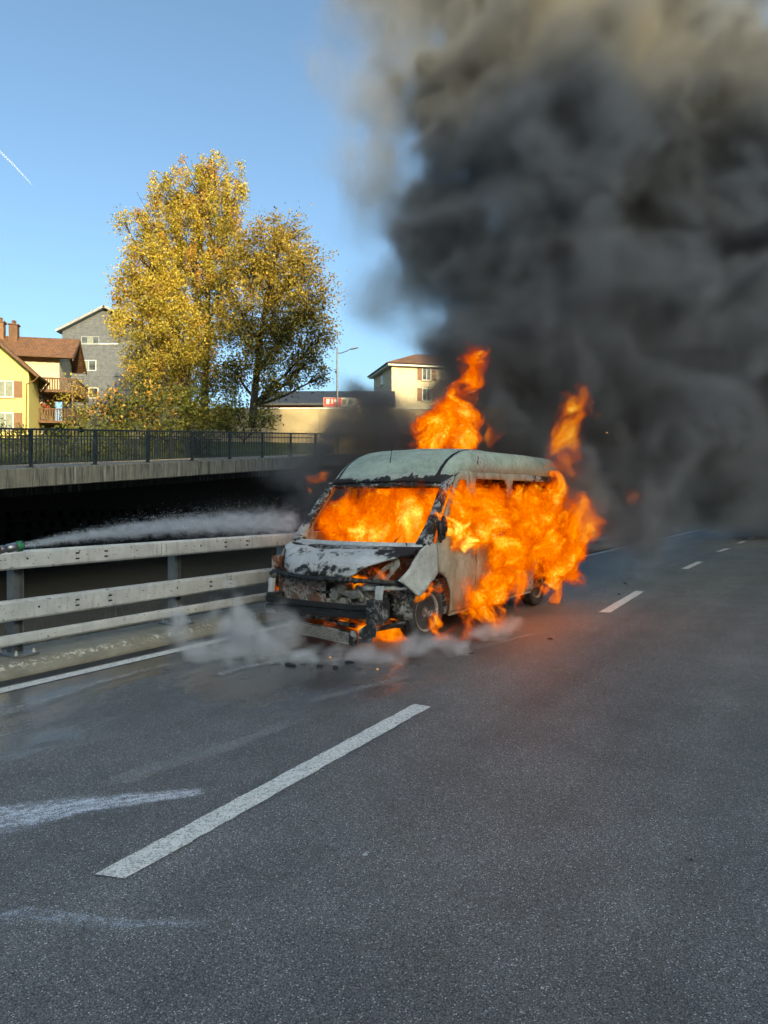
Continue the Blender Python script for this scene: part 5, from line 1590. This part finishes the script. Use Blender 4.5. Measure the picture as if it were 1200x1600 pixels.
for (b, a, h, r) in ((-.55, 1.35, 1.3, .36), (0, 1.4, 1.2, .36), (.5, 1.35, 1.35, .38), (-.5, 1.9, 1.45, .45), (.1, 2.1, 1.25, .45), (.6, 1.9, 1.5, .4), (.2, 1.5, 1.1, .3), (-.3, 1.2, 1.12, .25), (.65, 1.3, 1.2, .25), (-.75, 1.6, 1.6, .25), (.45, 2.4, 1.5, .45), (-.45, 2.4, 1.5, .45), (-.7, 1.3, 1.2, .3), (.72, 1.75, 1.6, .28), (.3, 1.6, 1.5, .3), (-.2, 1.85, 1.6, .3), (-.6, 1.6, 1.5, .3)):
    cab.append(((b, a, h), r * 1.15, 1.0))
volume('cabin_flames', VM, cab, .02, .0165, fire_field(11.5, .5, hot=[((-.2, 1.2, 1.1), .32, .6), ((.5, 1.25, 1.15), .3, .5)]), M['fire'], label='orange flames filling the cab behind the missing windscreen', cat='fire', kind='stuff')
def pb_(px, py, b, r, w=1.0, fl=.9): return fb_(px, py, b, r, w, fl)
top = [pb_(690, 672, -.3, 36), pb_(715, 662, -.3, 34), pb_(672, 688, -.3, 26), pb_(722, 690, -.3, 26), pb_(722, 628, -.3, 20, .8), pb_(734, 600, -.3, 19, .55), pb_(748, 565, -.3, 20, .4)]
volume('roof_flame', VM, top, .08, .017, fire_field(12.0, .65, .9), M['fire'], label='ball of orange flame standing above the van roof', cat='fire', kind='stuff')
rear = [pb_(900, 640, 1.5, 27), pb_(895, 675, 1.5, 26), pb_(885, 712, 1.4, 20, .8), pb_(918, 625, 1.5, 14), pb_(768, 690, -.1, 14, .8), pb_(990, 800, 1.6, 14, .9), pb_(965, 700, 1.3, 16, .6), pb_(955, 682, 1.3, 9, .9)]
volume('rear_flames', VM, rear, .12, .026, fire_field(8.0, 1.0, 1.6), M['fire_deep'], label='torn red flames showing through the smoke over the van rear', cat='fire', kind='stuff')
bay = [((.45, .42, .16), (.16, .2, .14), 1), ((.55, .7, .14), (.2, .25, .14), 1), ((.25, .55, .42), (.12, .12, .1), .9), ((.52, .55, .72), (.12, .12, .12), .9), ((.83, .75, .55), (.1, .14, .1), .9), ((.3, .45, .7), (.14, .12, .05), .9), ((-.85, .4, .55), (.07, .08, .1), .8), ((.88, .95, .6), (.06, .2, .1), 1), ((.94, 1.0, .14), (.07, .16, .13), 1.1), ((.6, .85, .45), (.15, .2, .2), 1), ((0, .7, .2), (.3, .2, .1), .8), ((-.3, .62, .75), (.3, .12, .06), .7), ((.1, .1, .27), (.12, .04, .03), .9)]
volume('engine_bay_flames', VM, bay, .06, .013, fire_field(11.0, .6, .5, .72, 1.8), M['fire'], z0=.01, label='small bright flames under the stripped engine bay and front wheel', cat='fire', kind='stuff')
edge_f = [pb_(503, 742, -.98, 12), pb_(488, 766, -1.02, 8), pb_(440, 925, -.95, 6)]
volume('edge_flame', VM, edge_f, .05, .016, fire_field(10.0, .6, .5, .72, 1.5), M['fire_deep'], label='small flame licking the far edge of the windscreen pillar', cat='fire', kind='stuff')

# ------------------------------------------------------------------ sparks and a far vapour trail
spark = NT('glowing_spark'); spark.b.inputs['Emission Color'].default_value = (1, .45, .12, 1); spark.b.inputs['Emission Strength'].default_value = .8; spark.set((.2, .05, .02), .8)
for (px_, py_, d_, lab) in ((912, 768, 11.2, 'tiny orange spark in the smoke behind the side flames'), (590, 1047, 7.08, 'small burning drip on the asphalt before the bumper'), (516, 1028, 7.6, 'small burning scrap under the hanging intercooler'), (948, 676, 11.5, 'tiny spark right of the torn rear flames')):
    q = P(px_, py_, d_)
    o = MB().blob((0, 0, 0), (.014, .008, .004), .3, px_, 1).build('spark', spark.m, label=lab, cat='spark', group='sparks'); o.location = q if q.z > .02 else (q.x, q.y, .012)
tr = NT('vapour_trail'); tr.set((.9, .9, .9), 1.0, alpha=tr.math('MULTIPLY', tr.noise(.02, 3), .16))
MB().tube([P(-20, 218, 3000), P(20, 256, 3000), P(50, 289, 3000)], [5, 4, 1.5], 8).build('vapour_trail', tr.m, label='faint white vapour trail in the blue sky over the yellow house', cat='vapour trail')
